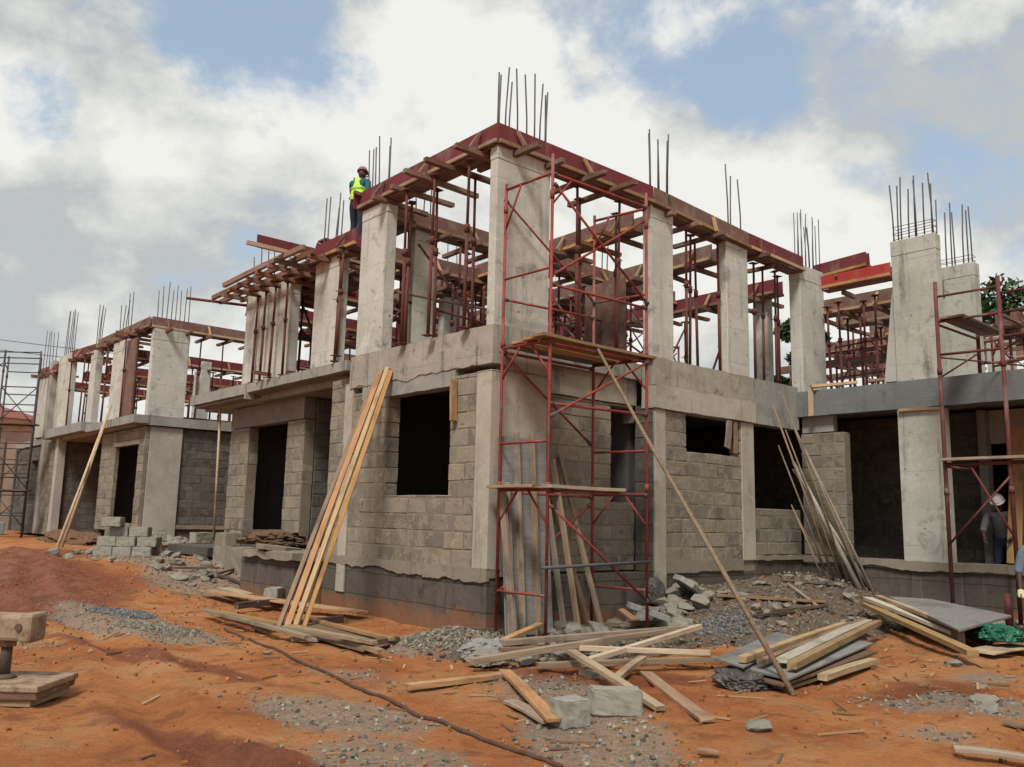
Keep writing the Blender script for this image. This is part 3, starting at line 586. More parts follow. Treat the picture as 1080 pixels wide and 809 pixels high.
# first-floor slab and canopies
part('floor_slab', 'slab', H, (.27,20.,.61,10.4,3.70,3.955), bevel=0)
part('floor_slab', 'slab', H, (5.,20.,10.41,17.,3.70,3.955), bevel=0)
part('floor_slab', 'slab', H, (1.03,3.29,.25,.365,3.70,3.955), bevel=0)
part('floor_slab', 'slab', H, (3.31,7.5,.27,.605,3.70,3.955), bevel=0)
part('floor_slab', 'slab', H, (7.73,20.,-9,.60,3.66,3.935), bevel=0)
rough_slab('canopy', 'slab', H, -.04,.265, 3.70,7.54, 3.83,4.0, .01, .15, 21)
part('shade_toned_soffit', 'soffit', H, (.0,.262,3.72,7.5,3.815,3.828), bevel=0)
part('shade_toned_soffit', 'soffit', H, (.275,1.9,3.72,7.5,3.68,3.698), bevel=0)
rough_slab('canopy', 'slab', H, -.07,.268, 7.545,10.42, 3.80,4.01, .01, .15, 22)
rough_slab('canopy_end', 'slab', H, -.075,.1, 7.50,7.56, 3.70,3.825, .008, .1, 23)
# porch box with a door opening
block_wall(H, 'x', .5, 6.06, 6.78, .9, 3.255, mat='block')
block_wall(H, 'x', .5, 8.5, 9.44, .9, 3.255, mat='block')
rough_slab('lintel', 'soffit', H, .485,.72, 6.1,9.4, 3.262,3.68, .008, .15, 24)  # brownish concrete beam; its dark tone also carries the canopy's shadow
part('shade_toned_soffit', 'soffit', H, (.0,.49,7.56,10.3,3.74,3.79), bevel=0)  # dark sheet whose colour stands in for shade below the canopy
part('inner_wall', 'darkwall', H, (.73,3.38,9.3,9.44,.5,3.68), bevel=0)
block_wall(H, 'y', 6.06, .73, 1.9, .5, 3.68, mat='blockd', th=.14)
block_wall(H, 'x', 1.75, 4.3, 6.05, .7, 3.68, mat='blockd')  # recess wall in shadow, its shade put into the darker block colour
rough_slab('porch_plinth', 'plinth', H, -.42,1.8, 4.35,6.35, -.2,.74, .02, .2, 25)
rough_slab('porch_step', 'ledge', H, -.52,1.6, 4.25,6.2, .745,.86, .035, .12, 26)
rough_slab('footing', 'ledge', H, .12,.7, 6.4,9.0, .2,.80, .035, .15, 27)
rough_slab('footing', 'ledge', H, .2,.5, 8.55,9.1, .805,1.06, .03, .1, 28)
rough_slab('porch_floor', 'darkwall', H, .5,3.3, 6.2,9.3, .5,1.14, .02, .3, 29)

# upper columns with starter bars
ZB = 3.96
column(H, 0.,1.0, 0.,.15, ZB+.05, 6.60, 'col', [(.04,.04),(.06,.09),(.20,.1),(.24,.06),(.42,.08),(.58,.06),(.76,.1),(.80,.04),(.93,.05),(.97,.1)], 1.2, .26, seed=1, r=.012)
column(H, 3.22,3.78, 0.,.17, ZB+.05, 6.66, 'col', [(3.26,.04),(3.32,.1),(3.46,.05),(3.55,.1),(3.68,.05),(3.74,.08)], 1.25, .34, ties=2, seed=2)
column(H, 5.26,5.91, 0.,.2, ZB+.05, 6.56, 'col', [(5.4,.04),(5.55,.1),(5.80,.05)], 1.35, .24, seed=3)
column(H, 7.68,8.57, 0.,.24, ZB+.0, 6.52, 'col', [(x,.05+.1*(i%2)) for i,x in enumerate(ln(7.72,8.54,13))], 1.1, .3, seed=4, r=.009)
column(H, 7.78,7.98, .8,1.1, ZB, 6.3, 'col', [], seed=5)
column(H, 0.,.2, 2.74,3.5, ZB+.07, 6.50, 'col', [(.05,2.8),(.1,2.9),(.05,3.1),(.1,3.3),(.06,3.44),(.14,3.46)], 1.15, .2, seed=6)
column(H, 0.,.2, 4.2,5.03, ZB+.045, 5.92, 'col', [(.04,4.25),(.1,4.5),(.12,4.6),(.05,4.75),(.1,4.97)], 1.2, .2, seed=7)
column(H, .10,.3, 6.15,8.15, ZB+.045, 5.92, 'col', [(.2,y) for y in ln(6.5,8.1,6)], .95, .3, seed=8)
column(H, .75,1.2, 3.02,3.2, ZB, 6.28, 'col', [(.8,3.1),(.95,3.1),(1.1,3.12)], 1.2, .2, seed=9)
column(H, 3.6,4.3, 6.05,6.25, ZB, 6.4, 'col', [(3.7,6.1),(4.,6.15),(4.2,6.1)], 1.2, .2, seed=10)
column(H, 5.3,5.8, 3.05,3.25, ZB, 6.3, 'col', [(5.4,3.1),(5.6,3.15)], 1.2, .2, seed=11)
column(H, 3.35,3.6, 3.0,3.3, ZB, 6.3, 'col', [(3.4,3.1),(3.5,3.2)], 1.2, .2, seed=12)
# wing upper columns
column(H, 7.5,7.72, -2.63,-1.87, ZB+.0, 6.47, 'cold', [(7.55,y) for y in ln(-2.58,-1.92,6)]+[(7.66,y) for y in ln(-2.55,-1.95,3)], 1.1, .28, ties=3, seed=13)
MB().add([(7.49,-1.868,ZB+.02),(7.70,-1.868,ZB+.02),(7.70,-1.868,5.6),(7.49,-1.868,5.6),(7.49,-1.66,ZB+.02),(7.70,-1.66,ZB+.02)],
         [(0,1,5,4),(0,4,3),(1,2,5),(4,5,2,3),(0,3,2,1)]).build('column_flare', M['cold'], H)
column(H, 9.6,9.85, -2.46,-1.75, ZB-.0, 6.45, 'cold', [(9.66,y) for y in ln(-2.42,-1.8,5)]+[(9.8,y) for y in (-2.3,-2.0)], 1.3, .26, ties=2, seed=14)
column(H, 13.2,13.5, -1.8,-1.3, ZB, 6.0, 'cold', [], seed=15)

# ------------------------------------------------------------------ second house, mirrored, beyond
K = thing('unfinished_house', 'smaller looking unfinished house at the left, set back beyond the first one', 'house', (3,20,.5))
rough_slab('plinth', 'plinth', K, .62,9., 15.18,15.4, .1,1.0, .012, .3, 31)
rough_slab('mortar_ledge', 'ledge', K, 1.5,9., 15.12,15.4, 1.002,1.12, .015, .2, 32)
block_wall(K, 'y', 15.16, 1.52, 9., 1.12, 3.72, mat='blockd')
column(K, .655,1.515, 15.10,15.3, .55, 3.72, 'plaster', cap=.02)
block_wall(K, 'x', .53, 15.12, 15.62, .9, 3.72, th=.12, mat='block')
block_wall(K, 'x', .53, 17.6, 19.0, .9, 3.72, th=.12, mat='block')
block_wall(K, 'x', .53, 15.63, 17.59, 3.40, 3.72, th=.12, mat='block')
rough_slab('door_step', 'ledge', K, .45,.9, 15.6,17.6, .6,1.12, .015, .2, 41)
rough_slab('lintel', 'strip', K, .515,.66, 15.5,17.8, 3.27,3.39, .008, .2, 33)
part('inner_wall', 'darkwall', K, (.66,3,18.85,19.0,.6,3.7), bevel=0)
part('inner_wall', 'darkwall', K, (3.,3.2,15.4,30,.6,3.7), bevel=0)
part('inner_wall', 'darkwall', K, (.4,9,29.8,30,.6,3.7), bevel=0)

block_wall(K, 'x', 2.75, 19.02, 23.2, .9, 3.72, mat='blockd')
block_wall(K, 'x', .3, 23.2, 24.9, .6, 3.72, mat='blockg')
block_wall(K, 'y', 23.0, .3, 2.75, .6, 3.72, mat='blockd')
column(K, .25,.5, 22.9,23.25, .6, 3.8, 'plaster', cap=.02)
column(K, .25,.5, 24.9,25.3, .6, 6.7, 'plaster', cap=.3)
block_wall(K, 'x', .4, 25.3, 29.5, .6, 3.72, [(26.2,27.2,1.6,3.2)], mat='blockd')
part('floor_slab', 'slab', K, (.35,9.,15.45,30,3.74,3.95), bevel=0)
rough_slab('canopy', 'slab', K, .16,.55, 15.0,19.5, 3.78,4.0, .01, .2, 34)
rough_slab('canopy', 'slab', K, .552,9., 15.02,15.44, 3.75,3.99, .01, .3, 35)
rough_slab('canopy', 'slab', K, .02,.34, 19.51,24.3, 3.82,4.1, .01, .2, 36)
part('shade_toned_soffit', 'soffit', K, (.35,2.7,19.1,22.8,3.70,3.735), bevel=0)
def vbars(x, y0, y1, n): return [(x, y) for y in ln(y0, y1, n)]
column(K, .52,1.50, 15.1,15.32, 4.0, 6.44, 'col', [(x,15.2) for x in ln(.6,1.45,8)], 1.25, .35, seed=21)
column(K, .3,.5, 16.7,17.9, 4.0, 6.3, 'col', vbars(.4,16.8,17.8,5), 1.4, .3, seed=22)
column(K, .3,.5, 19.6,20.2, 4.0, 6.4, 'col', vbars(.4,19.65,20.15,4), 1.5, .3, seed=23)
column(K, .3,.5, 22.6,24.2, 4.1, 6.7, 'col', vbars(.4,22.8,24.,6), 1.6, .3, seed=24)
column(K, .3,.55, 25.0,27.2, 4.0, 6.5, 'col', vbars(.4,25.2,27.,5), 1.5, .3, seed=25)
column(K, 2.6,2.9, 17.,17.4, 3.95, 6.0, 'col', [], seed=26)
column(K, 3.2,3.6, 19.,19.2, 3.95, 6.0, 'col', [], seed=27)
ORD = ['first','second','third','fourth','fifth','sixth','seventh','eighth','ninth','tenth','eleventh','twelfth','thirteenth','fourteenth']
def plank(name, p, q, w, t, mat, parent=None, roll=0., bow=.006, n=6, seed=0, bevel=.003):
    """one sawn timber; its local x axis runs along its length"""
    p = V(p); q = V(q); L = (q-p).length; R = random.Random(seed+int(L*1e4)+int(abs(p.x)*1e3))
    mb = MB(); vs = []; ph = R.uniform(0,6); bb = R.uniform(-bow,bow)*1.5; cc = R.uniform(-bow,bow)*1.5; e0 = [R.uniform(-.012,.012) for _ in range(8)]
    for i in range(n+1):
        x = L*i/n; b = math.sin(i/n*math.pi)*bb; c = math.sin(i/n*math.pi*(1.+.3*math.sin(ph)))*cc
        for j, (a, d) in enumerate(((-1,-1),(1,-1),(1,1),(-1,1))):
            xe = x+(e0[j] if i == 0 else e0[4+j] if i == n else 0)
            vs.append((xe, a*w/2+c+R.uniform(-.0015,.0015), d*t/2+b))
    fs = [(3,2,1,0), tuple(n*4+k for k in range(4))]
    for i in range(n):
        for k in range(4): fs.append((i*4+k, i*4+(k+1)%4, (i+1)*4+(k+1)%4, (i+1)*4+k))
    mb.add(vs, fs)
    o = mb.build(name, M[mat] if isinstance(mat, str) else mat, parent, bevel=bevel)
    d = (q-p).normalized(); up = V((0,0,1)) if abs(d.z) < .97 else V((1,0,0))
    y = up.cross(d).normalized(); z = d.cross(y)
    if roll: y, z = y*math.cos(roll)+z*math.sin(roll), z*math.cos(roll)-y*math.sin(roll)
    m = Matrix((d, y, z)).transposed().to_4x4(); m.translation = p
    o.matrix_basis = m
    return o

# ------------------------------------------------------------------ formwork beams and props
def form_beam(label, p, q, h=.30, w=.24, face='formred', near=(1,), spacing=.62, out=.42, inn=.66, side=1, grp='beam forms on the first house', first=.35, both=True):
    """p, q: top centre line ends. side: which side (left of travel = +1) the bearers stick out further"""
    p = V(p); q = V(q); d = (q-p).normalized(); L = (q-p).length
    nrm = V((-d.y, d.x, 0)).normalized()
    t = thing('beam_formwork', label, 'beam form', ((p+q)/2-V((0,0,h)))[:], grp)
    dz = V((0,0,1))
    for s in (1, -1):
        c = nrm*s*(w/2+.012)-dz*h/2
        MB().bar(p+c, q+c, .022, h).build('side_panel', M[face if s == side or both else 'formbrown'], t)
        r = nrm*s*(w/2+.055)-dz*(h-.03)
        plank('rail', p+r, q+r, .045, .055, 'bearer' if s != side else 'new', t, bow=.003, seed=3)
    c = -dz*(h+.012)
    MB().bar(p+c, q+c, w-.01, .02).build('soffit_board', M['formbrown'], t)
    n = max(1, int((L-first*.6)/spacing)); R = random.Random(int(L*1000)+int(p.x*10))
    for i in range(n):
        b = p+d*(first+i*spacing+R.uniform(-.06,.06))-dz*(h+.066)
        a0 = b+nrm*side*(out+R.uniform(-.18,.24))+d*R.uniform(-.05,.05); a1 = b-nrm*side*(inn+R.uniform(-.15,.15))+d*R.uniform(-.05,.05)
        plank('bearer', a0, a1, .085, .07, 'bearer', t, bow=.003, seed=i)
        if i % 2 == 0 and w > .15:
            o2 = min(out, .36); plank('strut', b+nrm*side*o2*.95+dz*.05, b+nrm*side*(w/2+.05)+dz*(h+.02), .05, .04, ('bearer','new')[i//2 % 2], t, bow=.002, seed=i+50)
    return t

def make_prop():
    t = thing('steel_prop', 'x', 'prop')
    MB().tube([(0,0,.012),(0,0,1.45)], .026, 8).build('outer_tube', M['prop'], t, True)
    MB().tube([(0,0,1.40),(0,0,2.44)], .021, 8).build('inner_tube', M['prop'], t, True)
    m = MB().tube([(0,0,1.38),(0,0,1.50)], .038, 8); m.bar((-.1,0,1.44),(.1,0,1.44),.014,.014); m.build('collar', M['prop'], t, True)
    MB().box(-.07,.07,-.07,.07,0,.011).build('base_plate', M['prop'], t)
    MB().box(-.08,.08,-.06,.06,2.441,2.452).build('head_plate', M['prop'], t)
    return t
PROTO = make_prop(); USED = [False]
def prop(x, y, z0, z1, label, grp, lean=(0,0)):
    o = PROTO if not USED[0] else copy_tree(PROTO); USED[0] = True
    o.location = (x, y, z0); o.scale = (1, 1, (z1-z0)/2.452); o.rotation_euler = (lean[1], lean[0], random.uniform(0,3))
    tag(o, label, 'prop', grp); return o
def props_along(desc, p, q, n, z0, z1, frm, grp='steel props under the beam forms', jit=.08, off=(.1,.9), rows=(0.,)):
    R = random.Random(int(p[0]*100+p[1]*37+n))
    d = V((q[0]-p[0], q[1]-p[1], 0)).normalized(); nr = V((-d.y, d.x, 0))
    for i in range(n):
        f = off[0]+(off[1]-off[0])*(i/(n-1) if n > 1 else .5)
        s = R.uniform(-jit, jit)+rows[i % len(rows)]
        x = p[0]+(q[0]-p[0])*f+nr.x*s; y = p[1]+(q[1]-p[1])*f+nr.y*s
        prop(x, y, z0, z1, 'rusty prop %s, %s from %s' % (desc, ORD[i], frm), grp, (R.uniform(-.015,.015), R.uniform(-.015,.015)))

zs = 3.965
form_beam('oxblood beam form on the left edge, from the tall corner column to the second', (.115,-.02,6.84), (.115,3.56,6.84), side=1, both=True)
props_along('under the left edge beam', (.115,.3), (.115,2.7), 6, 4.04, 6.44, 'the corner column', rows=(.25,-.2))
form_beam('oxblood beam form on the front edge between the corner column and the scaffold tower end', (-.02,.115,6.84), (3.25,.115,6.84), side=-1)
props_along('under the front edge beam behind the red scaffold', (1.0,.16), (3.2,.16), 5, 4.03, 6.44, 'the corner column', rows=(.3,-.02))
form_beam('brown beam form on the front edge between the second and third upper columns', (3.26,.10,6.83), (5.9,.10,6.70), side=-1, face='formbrown', out=.25, inn=.8)
props_along('under the front beam right of the second column', (3.8,.12), (5.3,.12), 5, 4.05, 6.4, 'the second column', rows=(.25,0,.1))
form_beam('short red brown beam form on the front edge ending at the wide bright column', (5.92,.10,6.70), (7.75,.10,6.66), side=-1, face='formred', out=.2, inn=.7)
props_along('under the front beam beside the wide bright column', (5.9,.12), (7.7,.12), 5, 4.05, 6.3, 'the third column', rows=(.2,.05))
form_beam('oxblood beam form stepping down on the left edge below the worker', (.1,3.57,6.24), (.1,5.02,6.24), side=1, h=.30)
props_along('under the stepped left edge beam below the worker', (.1,3.6), (.1,4.2), 2, 4.03, 5.85, 'the second column', rows=(.3,.2))
# overhang panel and joists over the porch
tag(MB().box(-.14,.27,3.565,3.59,6.54,6.78).build('form_panel', M['formred'], None), 'small oxblood panel across the end of the left edge beam before the worker', 'form panel')
tag(plank('timber', (-.16,3.54,6.81), (.42,3.54,6.79), .06, .06, 'bearer'), 'short timber along the top of the small oxblood panel before the worker', 'timber')
t = thing('deck_formwork', 'timber deck form overhanging the porch on the left, with an oxblood edge panel', 'deck form', (0,6.5,5.7))
MB().box(-1.12,-.03,5.05,5.075,5.985,6.215).build('edge_panel', M['formred'], t)
plank('edge_rail', (-1.32,5.0,6.01), (.0,5.0,5.98), .06, .07, 'new', t)
for i, x in enumerate((-.62,-.38,-.12,.14,.4,.7)):
    plank('joist', (x,4.3+.1*i,5.93), (x+.03,8.6+.25*(i%3)-(.9 if x < -.5 else 0),5.93), .07, .09, 'bearer', t, seed=i)
for i, y in enumerate((5.1,5.5,6.1,6.6,7.1,7.6,8.1)):
    plank('bearer', (-.75+.05*i,y,5.845), (1.5,y+.1,5.845), .08, .075, 'bearer', t, seed=i+9)
MB().box(.05,1.6,5.2,8.3,5.99,6.005).build('deck_board', M['formbrown'], t)
tag(MB().tube([(-.85,9.0,5.86),(.4,8.4,5.80)], .03, 8).build('steel_tube', M['prop'], None, True), 'dark steel tube jutting out left from the porch deck form', 'tube')
props_along('before the broad left column above the porch', (.0,6.1), (-.0,7.5), 4, 4.02, 5.8, 'the right', off=(0,1))
props_along('in the back row under the porch deck form', (.9,4.9), (.9,8.1), 4, 4.0, 5.8, 'the front', rows=(.2,0))
# inner beams
GI = 'beam forms on the first house'
form_beam('inner beam form running right from the second left column, behind the corner opening', (.25,3.1,6.58), (3.3,3.1,6.56), side=-1, face='formbrown')
props_along('under the inner beam behind the corner opening', (.3,3.1), (3.3,3.1), 6, zs, 6.2, 'the left', rows=(-.2,.15))
form_beam('inner beam form continuing behind the middle openings', (3.6,3.1,6.55), (7.6,3.1,6.5), side=-1, face='formbrown')
props_along('under the inner beam behind the middle openings', (3.6,3.1), (7.6,3.1), 8, zs, 6.1, 'the left', rows=(-.2,.25,0))
form_beam('second inner beam form from the front, long and red', (.6,6.1,6.74), (8.6,6.1,6.5), side=-1)
props_along('under the long second inner beam', (.6,6.1), (8.6,6.1), 8, zs, 6.1, 'the left', rows=(-.25,.2,0))
form_beam('rearmost cross beam form of the first house', (.6,9.2,6.1), (9.,9.2,6.1), side=-1)
props_along('under the rearmost cross beam', (.6,9.2), (9.,9.2), 9, zs, 5.7, 'the left', rows=(-.2,.2))
form_beam('inner beam form running back from the second front column', (3.45,.45,6.55), (3.45,9.,6.5), side=1, face='formbrown')
props_along('under the beam running back from the second front column', (3.45,.8), (3.45,9.), 7, zs, 6.15, 'the front', rows=(.25,-.2))
form_beam('inner beam form running back from the third front column', (5.6,.45,6.5), (5.6,9.,6.4), side=1, face='formbrown')
props_along('under the beam running back from the third front column', (5.6,.9), (5.6,9.), 7, zs, 6.1, 'the front', rows=(.3,-.25))
form_beam('inner beam form running back from the wide bright column', (7.75,.5,6.3), (7.75,9.,6.3), side=1)
props_along('under the beam running back from the wide bright column', (7.75,.9), (7.75,9.), 6, zs, 5.9, 'the front', rows=(.25,-.2))
# wing
form_beam('bright red beam form spanning from the wide column to the wing column', (7.62,-.55,6.1), (7.62,-1.86,6.1), h=.25, face='formbright', side=-1, out=.02, inn=.5, spacing=2.)
t = form_beam('oxblood panel form pointing right above the bright red beam', (8.75,.25,6.75), (8.75,-.85,6.80), h=.30, w=.1, side=-1, out=.02, inn=.3, spacing=3.)
for j, (x, z) in enumerate(((8.7,5.95),(10.1,6.0),(11.6,6.0))):
    form_beam('beam form inside the right wing, %s from the bright red beam' % ORD[j], (x,.5,z), (x,-2.2+.4*j,z), side=-1, face='formbrown', out=.4, grp='beam forms over the wing')
    props_along('in the wing gap under the %s inner beam' % ORD[j], (x,.3), (x,-1.8), 5, zs-.03, z-.38, 'the left', rows=(-.15,.2))
form_beam('low beam form at the back of the right wing behind the deck scaffold', (10.2,-2.7,5.6), (14.,-2.7,5.6), side=-1, face='formbrown', grp='beam forms over the wing')
props_along('behind the scaffold deck of the right wing', (10.2,-2.7), (14.,-2.7), 6, zs-.03, 5.2, 'the left')
# deeper rows seen through the openings
for j, (y, z, x0_, x1_) in enumerate(((12.2,6.45,3.5,15.),(14.6,6.4,5.2,17.),(16.6,6.4,5.5,19.))):
    form_beam('far cross beam form deep inside the block, %s row behind the first house' % ORD[j], (x0_,y,z), (x1_,y,z), side=-1, face=('formred','formbrown','formred')[j], spacing=.95)
    props_along('under the %s far cross beam row' % ORD[j], (x0_+.2,y), (x1_-.2,y), 11, zs, z-.38, 'the left', rows=(.25,-.3,0))
form_beam('inner beam form running along the middle of the first house', (.6,4.6,6.4), (8.4,4.6,6.4), side=-1, face='formbrown')
props_along('under the beam along the middle of the first house', (1.,4.6), (8.2,4.6), 8, zs, 6.0, 'the left', rows=(.2,-.3,.05))
form_beam('inner cross beam form behind the long second one', (.8,7.6,6.35), (9.5,7.6,6.35), side=-1)
props_along('under the cross beam behind the long second one', (1.,7.6), (9.3,7.6), 9, zs, 5.95, 'the left', rows=(.2,-.2))
for j, (x, z) in enumerate(((13.2,6.1),(15.,6.1),(17.,6.15))):
    form_beam('deep beam form seen through the wing gap, %s from the front' % ORD[j], (x,3.2,z), (x,-1.2,z), side=-1, face=('formbrown','formred','formbrown')[j], grp='beam forms over the wing')
    props_along('under the %s deep beam of the wing gap' % ORD[j], (x,3.), (x,-1.), 6, zs-.03, z-.38, 'the left', rows=(-.3,.3,0))
def tie(p, q, lab, r=.022, mat='prop', grp='tie tubes between the props'):
    tag(MB().tube([p, q], r, 8).build('tie_tube', M[mat], None, True), lab, 'tube', grp)
tie((.18,2.6,4.98),(3.4,1.9,4.85), 'thin pale tube tied across the second left column and the props behind the corner', .022, 'old')
tie((.6,3.05,5.0),(3.4,3.2,4.9), 'dark tie tube along the props of the inner beam behind the corner')
tie((.5,6.0,4.9),(8.4,6.0,4.9), 'long red tie tube along the props of the second inner beam', .022, 'scafd')
tie((1.,7.5,5.1),(9.,7.5,5.1), 'tie tube along the fourth inner row of props', .022, 'scafd')
tie((1.,9.1,4.8),(9.,9.1,4.8), 'tie tube along the rearmost row of props', .022, 'scafd')
tie((3.9,3.0,4.75),(7.5,3.0,4.8), 'tie tube low across the openings right of the scaffold', .022, 'scafd')
tie((3.5,12.1,5.1),(15.,12.1,5.1), 'tie tube along the first far row of props', .024, 'scafd')
tie((5.4,14.5,4.9),(17.,14.5,4.9), 'tie tube along the second far row of props', .024, 'scafd')
tie((8.75,.2,4.9),(8.75,-1.8,4.9), 'tie tube along the front props in the wing gap', .022, 'scafd')
for j, (p, q) in enumerate((((3.6,8.4,5.2),(9.5,8.4,5.2)),((4.,10.2,5.7),(12.,10.2,5.7)),((3.2,5.2,4.9),(8.5,5.2,4.9)),((5.,10.4,4.9),(13.,10.4,4.9)),((6.,12.6,5.6),(15.,12.6,5.6)),((1.,8.3,5.3),(3.2,8.3,5.3)),((6.,14.9,5.3),(17.,14.9,5.3)),((9.4,1.5,4.8),(9.4,-1.9,4.8)),((12.,2.,5.0),(12.,-1.6,5.0)),((14.,2.5,5.4),(14.,-1.4,5.4)))):
    tag(plank('waler', p, q, .06, .16, ('formbrown','bearer')[j%2], n=10, seed=300+j), 'horizontal timber waler lashed to the props '+('behind the middle openings','high behind the middle openings','along the middle of the first house','low behind the middle openings','in the far rows','behind the left openings','low in the far rows','low in the wing gap','in the middle of the wing gap','deep in the wing gap')[j], 'timber', 'walers among the props')
props_along('in the extra row behind the third column', (3.8,8.5), (9.3,8.5), 8, zs, 6.0, 'the left', rows=(.2,-.2))
props_along('in the extra row deep behind the openings', (4.5,10.3), (12.,10.3), 9, zs, 6.1, 'the left', rows=(.2,-.2))
props_along('in the front row of the wing gap', (8.3,.0), (8.3,-1.75), 5, zs-.03, 5.75, 'the left', rows=(.1,-.15))
R = random.Random(77)
for i in range(18):      # raking braces between the props
    x, y = (R.uniform(.6,7.4), R.uniform(.5,9.)) if i < 13 else (R.uniform(8.6,13.), R.uniform(-1.8,1.5)); a = R.choice((0,1.57,.4,2.6)); L = R.uniform(.5,.9)
    tag(MB().tube([(x-L*math.cos(a),y-L*math.sin(a),zs+.02),(x+L*math.cos(a),y+L*math.sin(a),zs+R.uniform(1.5,2.2))], .022, 7).build('raking_brace', M['prop'], None, True), 'raking steel brace leaning among the props of the upper floor', 'brace', 'raking braces on the upper floor')
def trestle(x, y, rz, lab):
    t = thing('shoring_frame', lab, 'frame', (x,y,zs), 'red shoring frames on the upper floor')
    c, s_ = math.cos(rz), math.sin(rz); F = lambda u, v, z: (x+u*c-v*s_, y+u*s_+v*c, zs+z)
    for u in (0,1.2): MB().tube([F(u,0,0),F(u,0,1.25)], .022, 8).build('leg', M['scafd'], t, True)
    for z in (.55,1.2): MB().tube([F(0,0,z),F(1.2,0,z)], .02, 8).build('rung', M['scafd'], t, True)
    MB().tube([F(0,0,.75),F(.35,0,1.18)], .015, 6).build('knee_brace', M['scafd'], t, True); MB().tube([F(1.2,0,.75),F(.85,0,1.18)], .015, 6).build('knee_brace', M['scafd'], t, True)
    MB().tube([F(0,.05,.1),F(1.2,.05,1.1)], .013, 6).build('cross_brace', M['scafd'], t, True)
for j, (x, y, a) in enumerate(((1.6,2.2,.1),(1.9,5.2,.3),(.9,4.1,1.2),(4.2,2.2,-.2),(4.4,4.2,.15),(6.2,2.6,.1),(6.3,5.2,-.3),(9.3,-.9,1.4),(10.8,-2.6,1.3),(11.2,-3.4,.4),(9.5,-3.5,1.)) ):
    trestle(x, y, a, 'red shoring frame standing '+('behind the corner opening, front one','behind the corner opening, rear one','beside the second left column','behind the second front column','deep behind the second front column','behind the third front column, front one','behind the third front column, rear one','in the wing gap','behind the right wing column','behind the deck scaffold at the right','behind the pale rear column at the right')[j])
R = random.Random(9)
for i in range(14):
    x, y = R.uniform(3.8,8.), R.uniform(1.5,9.); a = R.uniform(0,3.1); L = .7
    tag(MB().tube([(x-L*math.cos(a),y-L*math.sin(a),zs+.1),(x+L*math.cos(a),y+L*math.sin(a),zs+R.uniform(.3,1.3))], .022, 7).build('loose_tube', M['scafd'], None, True), 'loose red tube leaning among the props on the upper floor', 'tube', 'loose tubes on the upper floor')

# second house
G2 = 'beam forms on the second house'
form_beam('brown beam form on the right edge of the second house', (.45,15.28,6.72), (4.2,15.28,6.72), side=-1, face='formbrown', grp=G2)
form_beam('brown beam form on the left edge of the second house', (.55,15.2,6.72), (.5,19.8,6.72), side=1, face='formbrown', grp=G2, out=.5)
form_beam('oxblood beam form at the far left of the second house', (.45,19.9,6.6), (.45,22.9,6.75), side=1, grp=G2)
form_beam('oxblood beam form end at the last column of the second house', (.42,24.2,6.5), (.42,26.9,6.6), side=1, grp=G2)
for j, (y, z) in enumerate(((17.2,6.1),(19.4,5.9),(22.,6.0),(25.,6.0))):
    form_beam('red cross beam form inside the second house, %s from the right' % ORD[j], (.6,y,z), (7.,y,z), side=-1, grp=G2)
    props_along('inside the second house under its %s cross beam' % ORD[j], (1.,y), (6.5,y), 7, 3.96, z-.38, 'the left', grp='steel props in the second house', rows=(.2,-.2,0))
props_along('under the left edge beam of the second house', (.5,15.6), (.5,24.), 8, 4.0, 6.3, 'the near corner', grp='steel props in the second house', rows=(.3,-.05))
props_along('under the right edge beam of the second house', (1.6,15.3), (4.2,15.3), 4, 3.97, 6.3, 'the near corner', grp='steel props in the second house')
# dark plywood column forms
for (x0,x1,y0,y1,z0,z1,lab,rt) in ((.28,.32,15.75,16.55,4.0,6.2,'brown plywood column form standing behind the broad pale column of the second house','a'),
                                  (4.4,4.44,1.6,2.6,3.96,5.9,'red brown form panel standing upright behind the second front column','b')):
    t = thing('panel_form', lab, 'form panel', ((x0+x1)/2,(y0+y1)/2,z0))
    MB().box(x0,x1,y0,y1,z0,z1).build('panel', M['formbrown'], t)
    for f in (.15,.5,.85):
        yy = y0+(y1-y0)*f; plank('stud', (x1+.03,yy,z0), (x1+.03,yy,z1), .05, .07, 'bearer', t)

# ------------------------------------------------------------------ scaffolds
def scaffold(label, posts, bars, mat='scaf', loc=(0,0,0), r=.021):
    t = thing('scaffold_tower', label, 'scaffold', loc)
    for p, q in posts:
        s = MB().tube([p, q], r, 10).build('standard', M[mat], t, True)
        MB().box(p[0]-.06,p[0]+.06,p[1]-.06,p[1]+.06,p[2]-.012,p[2]-.001).build('base_plate', M[mat], s)
        z = p[2]+1.86
        while z < q[2]-.2:
            f = (z-p[2])/(q[2]-p[2]); c = V(p).lerp(V(q), f); MB().tube([c-V((0,0,.05)), c+V((0,0,.05))], r+.008, 10).build('coupler', M[mat], s, True); z += 1.84
    for kind, p, q, rr in bars:
        MB().tube([p, q] if not isinstance(q, list) else [p]+q, rr, 8).build(kind, M[mat], t, True)
        if kind in ('ledger','cross_brace') and mat == 'scaf':
            for e_, o_ in ((V(p),V(q)),(V(q),V(p))):
                dd = (o_-e_).normalized(); MB().tube([e_+dd*.005, e_+dd*.065], rr+.011, 8).build('coupler', M['scafg'], t, True)
    return t
A = (.12,-.97); B = (1.95,-.97); C = (.08,-.11); D = (1.80,-.11)
def P(c, z, dx=0): return (c[0]+dx, c[1], z)
bars = []
